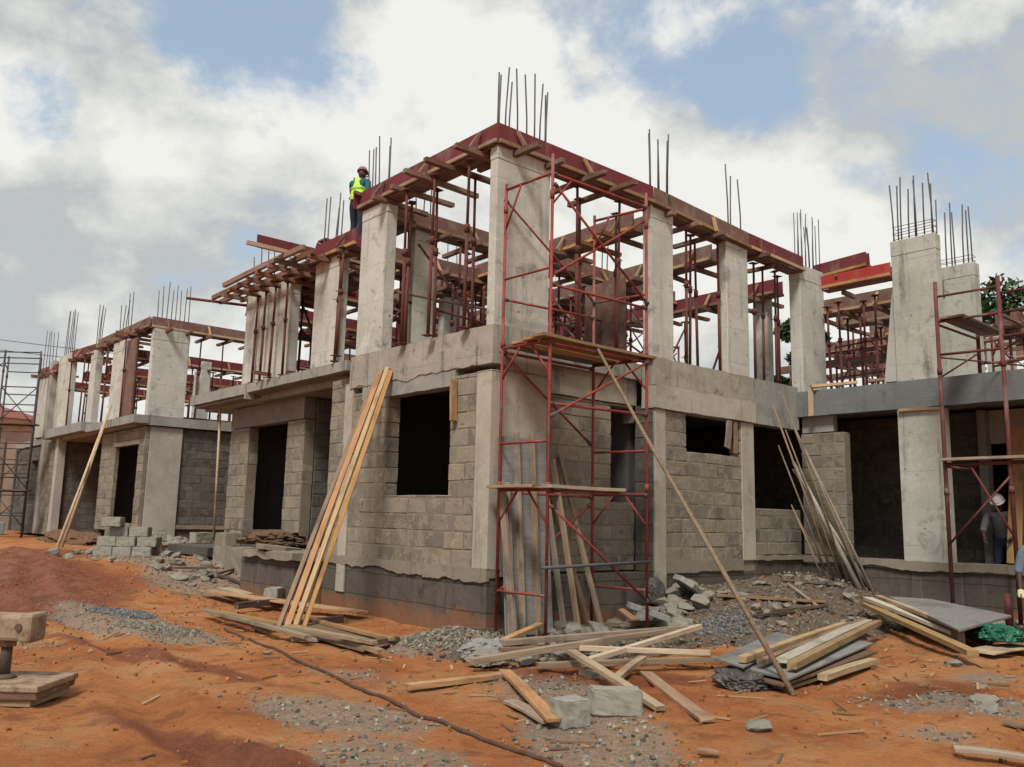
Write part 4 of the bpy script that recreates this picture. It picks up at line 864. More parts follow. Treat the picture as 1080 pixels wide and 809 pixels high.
for z in (1.85, 3.69, 5.87):
    for a, b in ((A,C),(B,D)):
        bars.append(('transom', P(a,z), P(b,z), .021))
        if z < 5:
            m0 = (a[0]+(b[0]-a[0])*.38, a[1]+(b[1]-a[1])*.38, z-.02); m1 = (a[0]+(b[0]-a[0])*.62, a[1]+(b[1]-a[1])*.62, z-.02)
            bars.append(('knee_brace', P(a,z-.42), m0, .015)); bars.append(('knee_brace', P(b,z-.42), m1, .015))
        bars.append(('transom', P(a,z-1.25), P(b,z-1.25), .017))
for z in (1.84, 3.66):
    bars += [('ledger', P(A,z), P(B,z), .02), ('ledger', P(C,z-.02), P(D,z-.02), .02)]
bars += [('ledger', P(A,2.90), P(B,2.93), .019), ('ledger', P(A,4.40), P(B,4.42), .019), ('ledger', P(A,5.86), P(B,5.89), .019), ('ledger', P(C,4.35), P(D,4.4), .017)]
f = .03
bars += [('cross_brace', (A[0]+.02,A[1]-f,1.66), (B[0],B[1]-f,.44), .017), ('cross_brace', (C[0],C[1]+f,.55), (D[0],D[1]+f,1.72), .017),
         ('cross_brace', (A[0],A[1]-f,2.74), (B[0],B[1]-f,3.66), .017), ('cross_brace', (C[0],C[1]+f,3.66), (D[0],D[1]+f,2.55), .017),
         ('cross_brace', (A[0],A[1]-f,5.72), (B[0],B[1]-f,4.47), .017), ('cross_brace', (A[0],A[1]+f,4.50), (B[0],B[1]+f,5.70), .017),
         ('cross_brace', (C[0],C[1]+f,5.75), (D[0],D[1]-f,4.6), .015),
         ('knee_brace', P(A,5.45), (A[0]+.35,A[1],5.87), .015), ('knee_brace', P(C,5.3), (C[0],C[1]-.3,5.86), .015), ('knee_brace', P(D,5.45), (D[0],D[1]-.3,5.86), .015)]
t = scaffold('tall red frame scaffold tower standing at the front corner of the first house', [(P(A,.03),P(A,6.12)),(P(B,.08),P(B,6.10)),(P(C,.05),P(C,5.95)),(P(D,.1),P(D,5.95))], bars, loc=(1.,-.5,.05))
tag(MB().tube([(.0,-1.02,.93),(1.95,-1.02,.97)], .02, 8).build('steel_tube', M['rebar'], None, True), 'pale tube tied low across the front of the red corner scaffold', 'tube')
for i, y in enumerate((-.93,-.68,-.42,-.19)):
    o = plank('scaffold_board', (-.05+.06*i,y,3.735), (2.10-.05*i,y+.02,3.735), .22, .04, ('new','orange','new','old')[i], seed=40+i)
    tag(o, 'orange deck board on the upper level of the corner scaffold, %s from its front edge' % ORD[i], 'board', 'deck boards on the corner scaffold')
o = plank('scaffold_board', (.06,-1.02,1.89), (1.4,-1.0,1.89), .17, .04, 'white', seed=50); tag(o, 'pale dusty board on the lower level of the corner scaffold', 'board')
o = plank('scaffold_board', (-.02,-.95,1.885), (-.02,-.1,1.885), .2, .035, 'old', seed=51); tag(o, 'short board across the left end of the lower scaffold level', 'board')
# formwork panel leaning in the corner behind the scaffold
t = thing('formwork_panel', 'grey plywood form with timber studs leaning on the wall behind the corner scaffold', 'form panel', (.6,-.2,.1))
o = MB().add([(.12,-.27,.05),(.92,-.27,.05),(.92,-.06,2.55),(.12,-.06,2.55),(.12,-.245,.05),(.92,-.245,.05),(.92,-.035,2.55),(.12,-.035,2.55)],
     [(3,2,1,0),(4,5,6,7),(0,1,5,4),(1,2,6,5),(2,3,7,6),(3,0,4,7)]).build('panel', M['grey'], t)
for i, (x, zt) in enumerate(((.17,1.95),(.36,2.62),(.63,2.62))):
    plank('stud', (x,-.31,.03), (x+.01,-.31+.21*zt/2.5,zt), .075, .05, 'old', t, seed=i)
for i, (x, zt) in enumerate(((.98,2.2),(1.42,1.9),(1.62,2.4))):
    tag(plank('timber', (x,-.40-.03*i,.12), (x-.03,.02 if x < 1 else .34,zt), .07, .045, ('old','dark','old')[i], seed=400+i), ('nearest','middle','farthest')[i]+' of three dull boards leaning on the wall right of the grey form panel', 'timber')
tag(plank('timber', (1.22,-.42,.12), (1.12,.0,2.3), .07, .05, 'old', seed=8), 'slightly tilted pale timber leaning on the wall under the corner scaffold', 'timber')
tag(plank('timber', (.13,-.40,.03), (.10,-.13,1.9), .10, .05, 'old', seed=9), 'old timber leaning upright at the left of the grey form panel', 'timber')
# right scaffold
a=(6.45,-3.02); b=(6.45,-3.92); c=(7.98,-3.04); d=(7.98,-3.92); e=(7.3,-3.04)
bars = [('ledger', P(a,5.06), P(b,5.06), .019), ('ledger', P(a,4.66), P(b,4.66), .022), ('ledger', P(a,4.14), P(b,4.12), .021), ('ledger', P(a,2.45), P(b,2.45), .03),('ledger', P(a,2.52), P(b,2.52), .018),
        ('ledger', P(b,4.66), (6.45,-6.,4.66), .02), ('ledger', P(b,2.45), (6.45,-6.,2.45), .028), ('ledger', P(b,4.3), (6.45,-6.,4.28), .02), ('ledger', P(b,4.95), (6.45,-6.,5.0), .018),
        ('transom', P(a,4.62), P(c,4.62), .02), ('transom', P(b,4.62), P(d,4.62), .02), ('transom', P(a,2.42), (7.4,-3.04,2.42), .02),
        ('cross_brace', (6.42,-3.02,1.25), (6.42,-3.92,2.25), .017), ('cross_brace', P(a,4.1), (7.98,-3.9,4.05), .014), ('cross_brace', (6.47,-3.6,4.1), (6.47,-3.04,3.8), .014),
        ('cross_brace', (6.42,-3.92,1.4), (6.42,-3.4,2.4), .017), ('cross_brace', (6.48,-3.92,4.1), (6.48,-5.6,5.0), .014), ('ledger', P(d,4.2), P(c,4.2), .016)]
scaffold('dull red scaffold with a high dark deck standing before the right wing', [(P(a,.18),P(a,5.30)),(P(b,.2),P(b,5.22)),(P(c,3.97),P(c,4.9)),(P(d,3.97),P(d,4.9)),((6.45,-5.6,.2),(6.45,-5.6,5.2))], bars, 'scafd', (6.5,-3.5,.15), r=.03)
for i, y in enumerate((-3.16,-3.34)):
    tag(plank('scaffold_board', (6.40,y,4.70), (8.05,y,4.70), .17, .04, 'dark', seed=60+i), ('dark board on the left side','dark board in the middle')[i]+' of the high deck of the right scaffold', 'board', 'boards of the right scaffold')
tag(plank('scaffold_board', (6.42,-2.98,2.52), (6.44,-5.2,2.52), .2, .04, 'old', seed=66), 'long board on the lower level of the right scaffold', 'board')
# far left scaffold
q=[(-1.25,24.6),(-1.2,23.5),(.05,24.3),(.0,23.3)]; q=[(-1.35,24.3),(-.42,23.6),(-1.0,25.6),(-.1,25.)]
bars=[]
for z in (1.3,2.0,2.6,3.05,3.6,4.2,4.9,5.5,6.3):
    bars += [('ledger', P(q[0],z), P(q[1],z), .02), ('ledger', P(q[2],z-.1), P(q[3],z-.1), .02), ('transom', P(q[0],z), P(q[2],z), .02), ('transom', P(q[1],z), P(q[3],z), .02)]
for z in (.8,2.1,4.3): bars += [('cross_brace', P(q[0],z), P(q[1],z+1.2), .018), ('cross_brace', P(q[2],z+1.2), P(q[3],z), .018)]
for z in (6.7,6.5): bars += [('ledger', P(q[1],z), (-9.,29.,z-.3), .02)]
bars += [('ledger', P(q[0],z), (-8.,28.,z), .02) for z in (4.2,4.9,5.4,6.2)]
bars += [('cross_brace', P(q[0],4.), (-5.,26.5,6.2), .02), ('cross_brace', P(q[0],6.3), (-5.,26.5,4.1), .02)]
scaffold('dark steel scaffold at the far left edge beside the second house', [(P(c_,.5),P(c_,6.75)) for c_ in q]+[((-4.6,26.4,.5),(-4.6,26.4,6.4))], bars, 'scafg', (-.7,24.6,.5), r=.03)
for i, z in enumerate((2.05,4.25)):
    tag(plank('scaffold_board', (-2.6,25.2,z), (-.3,23.7,z), .5, .05, 'dark', seed=70+i), 'dark deck board on the %s level of the far left scaffold' % ('lower','upper')[i], 'board')

# ------------------------------------------------------------------ timbers
STK = {}
for i, (lab, p, q, w, th, mat, roll, grp) in enumerate(PLANKS):
    p = V(p); q = V(q)
    hp, hq = hfull(p.x,p.y), hfull(q.x,q.y)
    p.z = max(p.z, hp+.01)+th/2; q.z = max(q.z, hq+.01)+th/2
    o = plank('plank' if w > .085 else 'timber', p, q, w, th, mat, roll=roll, bow=.008, seed=i)
    tag(o, lab, 'plank' if w > .085 else 'timber', grp)
for i, (p, q) in enumerate(LEAN):
    o = plank('plank', V(q)+V((0,0,.03)), p, (.06,.075,.07,.065)[i], .04, ('new','orange','yellow','new')[i], roll=(.2,.4,.1,.6)[i], bow=.004, n=12, seed=90+i)
    tag(o, ('shortest of the orange planks leaning on the left wall','orange plank leaning left of the centre in the tall bundle on the left wall',
            'tallest pale orange plank leaning in front in the bundle on the left wall','rightmost long plank of the bundle leaning on the left wall')[i], 'plank', 'long planks leaning beside the big window')
for i, (p, q) in enumerate(VPOLES):
    o = MB().tube([V(q), V(q).lerp(V(p),.5)+V((0,0,-.04)), V(p)], .042, 8, .03).build('pole', M['pale'], None, True)
    tag(o, ('left','right')[i]+' one of the two pale poles leaning on the far canopy', 'pole', 'poles leaning on the second house')
p, q = V(POLE), V(POLE_B)+V((-.05,-.12,0))
o = MB().tube([q, q.lerp(p,.35)+V((.015,0,-.03)), q.lerp(p,.7)+V((0,.01,-.02)), p], .027, 10, .019).build('pole', M['old'], None, True)
tag(o, 'long thin pale pole leaning against the upper deck of the corner scaffold', 'pole')
sticks = [((7.06,-.12,2.62),(7.38,-1.12,.42),.05,'thick pale pole leaning in the corner by the low block wall'),((6.52,-.06,3.62),(7.34,-.68,.52),.022,'thin cane leaning furthest left over the dark opening'),
          ((7.05,-.06,3.5),(7.40,-1.22,.38),.022,'long thin cane crossing the top of the low block wall'),((6.8,-.08,3.85),(7.36,-.95,.45),.02,'tallest thin cane in the right corner'),
          ((6.98,-.1,1.85),(7.1,-.61,.52),.016,'short thin rod under the corner canes, left one'),((7.2,-.1,1.6),(7.25,-.65,.52),.016,'short thin rod under the corner canes, right one'),
          ((6.9,-.07,3.2),(7.36,-.82,.5),.018,'thin cane between the thick pole and the dark opening'),((7.2,-.05,3.3),(7.42,-1.35,.36),.024,'thin cane on the right of the thick leaning pole'),((6.65,-.07,2.9),(7.3,-.6,.53),.018,'thin bent cane crossing the lower dark opening'),((7.12,-.07,2.5),(7.5,-1.3,.36),.03,'second thick cane lying beside the thick leaning pole')]
for i, (p, q, r, lab) in enumerate(sticks):
    p, q = V(p), V(q); o = MB().tube([q, q.lerp(p,.5)+V((.02,-.02,-.03)), p], r, 8, r*.7).build('pole' if r > .03 else 'cane', M['old' if r < .03 else 'white'], None, True)
    tag(o, lab, 'pole' if r > .03 else 'cane', 'canes leaning in the right corner')
tag(plank('plank', (-.06,.72,2.78), (-.06,.74,3.36), .10, .04, 'new', roll=math.pi/2, seed=5), 'short plank fixed upright at the top right of the big left window', 'plank')
tag(plank('plank', (5.15,-.03,2.75), (5.22,-.03,3.22), .14, .03, 'old', roll=math.pi/2, seed=6), 'broken board hanging in the slit window of the right wall', 'board')
tag(plank('plank', (5.42,-.01,2.68), (5.42,-.01,3.22), .09, .03, 'new', roll=math.pi/2, seed=7), 'narrow board at the right side of the slit window', 'board')
tag(plank('timber', (7.41,-.30,3.49), (7.41,-.30,4.02), .09, .05, 'yellow', roll=0, seed=8), 'upright yellow timber fixed on the grey wing beam', 'timber')
tag(plank('plank', (7.38,-.32,4.03), (8.0,-.9,4.12), .14, .05, 'yellow', seed=9), 'yellow plank lying on the edge of the wing slab', 'plank')
tag(plank('plank', (7.5,-1.35,4.03), (7.75,-1.95,4.08), .12, .05, 'new', seed=10), 'short orange plank on the wing slab beside the wing column', 'plank')
tag(plank('timber', (7.44,-2.62,3.44), (7.43,-1.9,3.46), .05, .05, 'new', seed=11), 'thin batten fixed under the grey beam above the wing column', 'timber')
tag(MB().tube([(.34,9.55,.9),(.26,9.52,3.75)], .026, 8).build('pole', M['pale'], None, True), 'pale upright pole at the left edge of the porch box', 'pole')
tag(plank('plank', (8.6,-3.15,.95), (8.75,-3.3,3.2), .22, .04, 'new', seed=12), 'tan board leaning upright inside the open right bay', 'plank')
for i in range(6):
    tag(plank('timber', (6.0+.02*i,.3+.25*i,4.02+.07*(i%2)), (7.5,.35+.2*i,4.03+.05*(i%3)), .07, .05, 'bearer', seed=20+i), 'stacked timber on the upper floor beside the wide bright column, %s from the front' % ORD[i], 'timber', 'timbers stacked on the upper floor')
for i in range(5):
    tag(plank('timber', (1.7,15.62+.2*i,4.03+.06*(i%2)), (4.2,15.55+.22*i,4.05+.05*(i%3)), .08, .06, 'bearer', seed=30+i), 'timber stacked on the second house floor above its grey side wall, %s from the front' % ORD[i], 'timber', 'timbers on the second house floor')
R = random.Random(5)
for i in range(10):      # form timbers laid on the first house's upper floor
    x = R.uniform(.8,6.5); y = R.uniform(1.2,8.6); a = R.choice((0,math.pi/2))+R.uniform(-.2,.2); L = R.uniform(.9,1.6)
    dx, dy = math.cos(a)*L, math.sin(a)*L
    MB_ = plank('timber', (x-dx,y-dy,4.02+.05*(i%3)), (x+dx,y+dy,4.02+.05*(i%3)), .09, .06, 'bearer', seed=100+i)
    tag(MB_, 'loose timber lying on the upper floor of the first house', 'timber', 'timbers lying on the upper floor')
# plywood sheets
def sheet(name, lab, corners, th, mat, grp=None):
    mb = MB(); c = [V(p) for p in corners]; up = V((0,0,th))
    mb.add(c+[p+up for p in c], [(3,2,1,0),(4,5,6,7),(0,1,5,4),(1,2,6,5),(2,3,7,6),(3,0,4,7)])
    o = mb.build(name, M[mat], None, bevel=.003); return tag(o, lab, 'sheet', grp)
G = 'plywood sheets of the right stack'
for lab, z, th, mat, ln_, lf_, rn_ in (('pale grey sheet on the left of the plywood stack',.178,.02,'grey',(-.01,-3.76),(.20,-3.30),(2.36,-2.95)),
        ('dark sheet just beneath the pale timbers of the stack',.135,.022,'grey',(.03,-4.2),(.22,-3.45),(3.0,-3.5)),
        ('middle dark sheet of the plywood stack',.085,.025,'dark',(-.04,-4.18),(.12,-3.46),(2.7,-3.70)),
        ('lowest wide sheet of the plywood stack',.030,.03,'old',(.10,-4.12),(.16,-3.5),(2.45,-3.80))):
    a, b, c = V((*ln_,z)), V((*lf_,z)), V((*rn_,z)); sheet('plywood_sheet', lab, [a, c, c+b-a, b], th, mat, G)
for i, (x, y) in enumerate(((.35,-4.0),(1.2,-3.8),(2.2,-3.6))):
    tag(plank('timber', (x,y-.02,.02), (x+.1,y+.5,.02), .08, .05, 'dark', seed=80+i), 'dark sleeper under the plywood stack, %s from its left end' % ORD[i], 'timber')
sheet('form_panel', 'large grey form panel lying raised beside the right scaffold', [(3.72,-4.18,.30),(5.75,-4.05,.34),(6.35,-2.75,.42),(6.15,-2.2,.42)], .03, 'grey')
for i, (p, q) in enumerate((((4.1,-4.05,.15),(6.1,-2.4,.25)),((4.8,-4.1,.15),(6.3,-2.8,.24)))):
    tag(plank('timber', p, q, .09, .22, 'dark', seed=85+i), ('left','right')[i]+' dark timber under the raised grey form panel', 'timber')
# hollow board box under the left timber heap
sheet('plywood_sheet', 'dark board under the left timber heap', [(-1.9,-.25,.03),(-1.25,.1,.03),(-1.2,2.4,.06),(-1.9,2.1,.06)], .02, 'dark')
tag(plank('timber', (-1.75,.0,.06), (-1.2,.15,.06), .09, .09, 'dark', seed=88), 'dark sleeper under the right end of the left timber heap', 'timber')
tag(plank('timber', (-1.95,1.9,.06), (-.7,2.3,.06), .09, .09, 'dark', seed=89), 'dark sleeper under the middle of the left timber heap', 'timber')
tag(plank('timber', (-1.5,4.0,.12), (-.5,4.3,.12), .09, .09, 'dark', seed=93), 'dark sleeper under the wide orange board by the porch', 'timber')
# hose across the ground
pts = [V((x, y, hfull(x,y)+.014)) for x, y, _ in CABLE]; fine = []
for a, b in zip(pts, pts[1:]):
    for i in range(6):
        p = a.lerp(b, i/6); p.x += .02*math.sin(p.y*5); p.z = hfull(p.x,p.y)+.012; fine.append(p)
tag(MB().tube(fine+[pts[-1]], .016, 7).build('hose', M['rope'], None, True), 'thin brown hose trailing over the orange soil towards the viewer', 'hose')
# ------------------------------------------------------------------ stones, gravel, rubble
def rock_mesh(name, mat, seed, r=1., flat=.7, sub=2, rough=.35):
    bm = bmesh.new(); bmesh.ops.create_icosphere(bm, subdivisions=sub, radius=r); R = random.Random(seed); off = V((R.uniform(0,50),)*3)
    cuts = [(V((R.uniform(-1,1),R.uniform(-1,1),R.uniform(-.6,1))).normalized(), R.uniform(.55,.8)) for _ in range(6)]
    for v in bm.verts:
        p = v.co.copy()
        for n_, d in cuts:
            e = p.dot(n_)-d*r
            if e > 0: p -= n_*e
        p *= 1+noise.noise(p*2.2/r+off)*rough; p.z *= flat; v.co = p
    me = bpy.data.meshes.new(name); bm.to_mesh(me); bm.free(); me.materials.append(M[mat]); return me
R = random.Random(11)
rocks = [rock_mesh('rubble', 'rubble', i) for i in range(7)]
def scatter_rocks(spots, label, grp, name='rubble_stone'):
    for (x, y, s) in spots:
        o = link(name, R.choice(rocks)); o.location = (x, y, hfull(x,y)+s*.25); o.rotation_euler = (R.uniform(-.5,.5),R.uniform(-.5,.5),R.uniform(0,6)); o.scale = (s*R.uniform(.8,1.3), s*R.uniform(.7,1.1), s*R.uniform(.6,.95))
        tag(o, label, 'rubble', grp)
scatter_rocks([(R.uniform(.9,3.4), R.uniform(-.9,.25), R.uniform(.07,.2)) for _ in range(46)], 'grey lump of broken concrete under and behind the red corner scaffold', 'concrete lumps under the corner scaffold')
scatter_rocks([(R.uniform(2.7,3.9), R.uniform(-.9,-.15), R.uniform(.12,.26)) for _ in range(14)], 'big pale lump of broken concrete at the foot of the dark second column', 'big concrete lumps by the second column')
scatter_rocks([(R.uniform(-1.1,.6), R.uniform(-1.9,-.7), R.uniform(.05,.12)) for _ in range(22)], 'small concrete lump at the left end of the front timber heap', 'concrete lumps left of the timber heap')
scatter_rocks([(R.uniform(3.6,7.3), R.uniform(-2.,-.3), R.uniform(.04,.12)) for _ in range(40)], 'concrete lump on the rubble slope in the right corner', 'concrete lumps on the right slope')
scatter_rocks([(R.uniform(6.2,7.3), R.uniform(-4.,-2.1), R.uniform(.05,.15)) for _ in range(18)], 'stone by the foot of the right scaffold', 'stones by the right scaffold')
scatter_rocks([(R.uniform(-2.4,.8), R.uniform(9.2,12.5), R.uniform(.06,.2)) for _ in range(26)], 'lump of broken block before the second house', 'broken block by the second house')
scatter_rocks([(R.uniform(-1.2,.2), R.uniform(6.4,9.), R.uniform(.05,.16)) for _ in range(22)], 'lump of debris on the mud before the porch', 'debris before the porch')
scatter_rocks([(7.6+R.uniform(-.05,.15), R.uniform(-1.7,-1.0), R.uniform(.06,.13)) for _ in range(7)], 'lump lying on the sill ledge in the dark wing opening', 'lumps on the wing sill')
for z_ in range(0): pass
for (x,y,s,lab) in ((-1.26,-4.72,.11,'flat pale brown stone on the bare soil near the bottom'),(.95,-5.5,.11,'large flat pale stone at the right edge'),(1.25,-5.35,.13,'grey half buried stone at the right edge'),
                    (-2.75,.3,.05,'small pale stone in the left foreground'),(-3.6,-1.3,.045,'small dark stone alone on orange soil left of the centre'),(3.1,-4.35,.12,'white stone under the end of the right hand planks'),(2.1,-5.0,.07,'small pale stone right of the plywood stack')):
    o = link('stone', rock_mesh('stone', 'rubble' if 'dark' not in lab else 'plinth', int(x*100)+500, flat=.5)); o.location = (x,y,hfull(x,y)+s*.2); o.scale = (s*1.3,s,s*.8); tag(o, lab, 'stone')
# broken slabs
for i,(x,y,z,a,lab) in enumerate(((1.0,14.75,.75,.5,'broken grey slab leaning against the pale column of the second house'),(-.2,5.4,.9,.05,'broken pale slab lying on the porch step'),(3.55,-.45,.55,.5,'tilted flat concrete slab piece beside the second column'),(2.2,-.75,.3,.3,'flat slab fragment behind the scaffold foot'))):
    mb = MB(); out = [(math.cos(t)*R.uniform(.28,.5), math.sin(t)*R.uniform(.2,.36)) for t in ln(0,5.6,7)]
    mb.prism(out, -.04, .04); o = mb.build('slab_piece', M['slab' if i != 1 else 'ledge'], None, bevel=.008); o.location = (x,y,z); o.rotation_euler = ((1.2,.05,.5,.25)[i], (-.1,.1,.3,.2)[i], a); tag(o, lab, 'slab piece')
def stones(name, mat, n, pick, size, lab=None, kind='stuff', seed=0, cat=None, sink=.3):
    R = random.Random(seed); mb = MB()
    for _ in range(n):
        x, y = pick(R); s = size(R); z = hfull(x,y)+s*(.5-sink)
        rx = Matrix.Rotation(R.uniform(0,6),3,V((R.uniform(-1,1),R.uniform(-1,1),R.uniform(-1,1))).normalized())
        vs = []
        for a in (-1,1):
            for b in (-1,1):
                for c in (-1,1):
                    v = V((a*R.uniform(.3,.65), b*R.uniform(.3,.6), c*R.uniform(.2,.5)))*s; v = rx @ v; vs.append((x+v.x,y+v.y,z+v.z))
        mb.add(vs, [(0,1,3,2),(4,6,7,5),(0,4,5,1),(2,3,7,6),(0,2,6,4),(1,5,7,3)])
    o = mb.build(name, M[mat], None); tag(o, lab, cat, None, kind); return o
def pick_zone(Z, x0, x1, y0, y1, bias=1.):
    def f(R):
        for _ in range(200):
            x, y = R.uniform(x0,x1), R.uniform(y0,y1)
            if R.random() < zone(x,y,Z)*bias: return x, y
        return x, y
    return f
sz = lambda a, b: (lambda R: a+(b-a)*R.random()**3)
stones('gravel', 'chips', 7000, pick_zone(PALE,-5,2,-6.5,13,.7), sz(.006,.036), 'pale grey stone chips spread in patches over the orange soil', seed=1, cat='gravel')
stones('rubble_chips', 'debris', 7000, pick_zone(RUB,-1.5,9,-4.5,.6), sz(.009,.055), 'grey building rubble spread around the scaffold and the right corner', seed=2, cat='rubble')
stones('soil_clods', 'clod', 9000, lambda R: (-7+R.random()**.8*14-.0, -6.9+R.random()*20), sz(.004,.034), 'small orange clods of laterite soil', seed=3, cat='soil')
def splinters(n, pick, seed):
    R = random.Random(seed); mb = MB()
    for _ in range(n):
        x, y = pick(R); a = R.uniform(0,6.28); L = R.uniform(.02,.11)*(1 if R.random() < .85 else 2.); w = R.uniform(.006,.028); c, s = math.cos(a)*L, math.sin(a)*L
        mb.bar((x-c,y-s,hfull(x-c,y-s)+.008+R.uniform(0,.012)), (x+c,y+s,hfull(x+c,y+s)+.01), w, R.uniform(.004,.014))
    o = mb.build('wood_splinters', M['splinter'], None); tag(o, 'small wood splinters and offcut chips littering the ground', 'litter', None, 'stuff')
splinters(380, lambda R: R.choice((lambda: (R.uniform(-2.8,4.),R.uniform(-5.2,-.6)), lambda: (R.uniform(-3.,.2),R.uniform(-.5,7.5)), lambda: (R.uniform(2.,7.),R.uniform(-5.2,-.5)), lambda: (R.uniform(-6.5,1.5),R.uniform(-6.5,3.))))(), 21)
def pick_ell(cx, cy, rx, ry, a):
    def f(R):
        t = R.uniform(0,6.283); r = math.sqrt(R.random()); u, v = r*math.cos(t)*rx, r*math.sin(t)*ry
        return cx+u*math.cos(a)-v*math.sin(a), cy+u*math.sin(a)+v*math.cos(a)
    return f
stones('gravel_heap', 'bluechips', 2200, pick_ell(-3.0,4.35,.36,.75,.1), sz(.010,.034), 'low heap of blue grey gravel on the orange ground at the left', None, 4, 'gravel')
stones('gravel_heap', 'chips', 1900, pick_ell(-3.1,2.7,.32,.85,.2), sz(.008,.03), 'low heap of white grey gravel nearer than the blue grey heap', None, 5, 'gravel')
stones('gravel_heap', 'chips', 1500, pick_ell(-.7,-.15,.6,.5,0), sz(.012,.045), 'low heap of grey gravel against the wall foot left of the scaffold', None, 6, 'gravel')
stones('gravel_heap', 'bluechips', 1800, pick_ell(3.1,-1.45,.55,.4,0), sz(.010,.034), 'heap of blue grey gravel in front of the slit window wall', None, 7, 'gravel')

# concrete blocks
def block(x, y, z, rz, label, grp=None, seed=0, tilt=(0,0), L=.45, W=.225, Hh=.225):
    bm = bmesh.new(); bmesh.ops.create_cube(bm, size=1.)
    for v in bm.verts: v.co = V((v.co.x*L, v.co.y*W, v.co.z*Hh))
    bmesh.ops.bevel(bm, geom=bm.edges[:], offset=.012, segments=2, affect='EDGES'); bmesh.ops.subdivide_edges(bm, edges=bm.edges[:], cuts=5, use_grid_fill=True)
    for v in bm.verts: v.co += V((noise.noise(v.co*14+V((seed,0,0))), noise.noise(v.co*14+V((0,seed,5))), noise.noise(v.co*14+V((9,0,seed)))))*.010+V((noise.noise(v.co*45),noise.noise(v.co*45+V((3,0,0))),noise.noise(v.co*45+V((0,3,0)))))*.003
    me = bpy.data.meshes.new('concrete_block'); bm.to_mesh(me); bm.free(); me.materials.append(M['blk'])
    o = link('concrete_block', me); o.location = (x,y,z); o.rotation_euler = (tilt[0],tilt[1],rz); return tag(o, label, 'block', grp)
block(-2.30,-3.80,hfull(-2.3,-3.8)+.09,-.15,'smaller loose concrete block standing in the foreground', seed=1, L=.25, W=.20, Hh=.195)
block(-1.76,-3.76,hfull(-1.72,-3.7)+.095,-.62,'bigger loose concrete block lying right of the smaller one in the foreground', seed=2, tilt=(0,.03), L=.40, W=.21, Hh=.2)
cx, cy, rz = -.86, 11.4, -.55
ca_, sa_ = math.cos(rz), math.sin(rz); k_ = 0
for row, (nx_, ny_, x0_) in enumerate(((3,3,0.),(3,3,.1),(2,3,.05),(1,2,-.55))):
    for i in range(nx_):
        for j in range(ny_):
            if row == 2 and j == 0: continue
            u = (i-(nx_-1)/2)*.41+x0_*.6+R.uniform(-.02,.02); v = (j-1)*.21+row*.06+R.uniform(-.015,.015); k_ += 1
            block(cx+u*ca_-v*sa_, cy+u*sa_+v*ca_, .60+row*.208, rz+R.uniform(-.05,.05), 'grey block in the %s course of the stepped stack before the far doorway' % ('lowest','second','third','top')[row], 'blocks stacked before the far doorway', seed=k_, L=.39, W=.2, Hh=.205)
for i, (x, y) in enumerate(((.1,12.6),(.45,13.1),(-.1,12.2))):
    block(x, y, hfull(x,y)+.12+(.23 if i == 1 else 0), .4+i, 'loose block right of the stepped stack before the far doorway', 'loose blocks by the far doorway', seed=30+i)
block(.0,9.35,.95,.3,'single pale block on the footing at the left corner of the porch box', seed=40)
block(-.6,4.6,.2,.8,'rough block at the foot of the porch plinth', seed=41)

# crumpled polythene and green bag
def crumple(name, label, cat, c, dims, mat, seed, amp=.5, sub=4):
    bm = bmesh.new(); bmesh.ops.create_icosphere(bm, subdivisions=sub+1, radius=1.)
    for v in bm.verts:
        p = v.co; n_ = noise.noise(p*1.7+V((seed,0,0)))*.5+abs(noise.noise(p*4.1+V((0,seed,0))))*.5+noise.noise(p*9+V((seed,)*3))*.12
        p = p*(1+n_*amp); p.z = max(p.z, -.35); v.co = V((p.x*dims[0], p.y*dims[1], p.z*dims[2]))
    me = bpy.data.meshes.new(name); bm.to_mesh(me); bm.free(); me.materials.append(M[mat])
    o = link(name, me); o.location = c; return tag(o, label, cat)
crumple('polythene_sheet', 'crumpled dark polythene stuffed under the left end of the plywood stack', 'plastic', (.05,-3.72,.05), (.26,.24,.10), 'poly', 3)
crumple('polythene_sheet', 'small crumpled dark plastic left of the plywood stack', 'plastic', (.22,-3.5,.05), (.2,.18,.08), 'poly', 4)
crumple('plastic_bag', 'crumpled green plastic bag lying beside the right form panel', 'bag', (4.7,-4.28,.2), (.24,.26,.12), 'green', 5, .7)
crumple('cement_bag', 'crumpled grey sack at the left end of the front timber heap', 'bag', (-.95,-1.15,.08), (.28,.2,.12), 'grey', 6, .6)
crumple('cement_bag', 'torn pale sack among the lumps under the front timber heap', 'bag', (-1.2,-1.5,.06), (.2,.16,.09), 'rubble', 7, .6)
crumple('tyre_scrap', 'dark rounded scrap against the foot of the second column', 'scrap', (3.05,-.18,.42), (.2,.14,.26), 'poly', 8, .25)
crumple('soil_heap', 'heap of dark soil before the dark bay of the second house', 'soil', (.2,19.6,.40), (.8,2.2,.42), 'dirt', 9, .6)
crumple('soil_heap', 'heap of brown soil at the foot of the grey side wall of the second house', 'soil', (1.6,13.4,.42), (1.2,1.0,.3), 'dirt', 10, .4)
crumple('soil_heap', 'heap of grey spoil beside the pale column of the second house', 'soil', (1.1,14.2,.42), (.6,.5,.4), 'rubble', 12, .4)
crumple('debris_heap', 'pile of dark sticks and dirt on the porch step', 'debris', (.3,6.6,.98), (.5,.9,.17), 'dark', 13, .7)

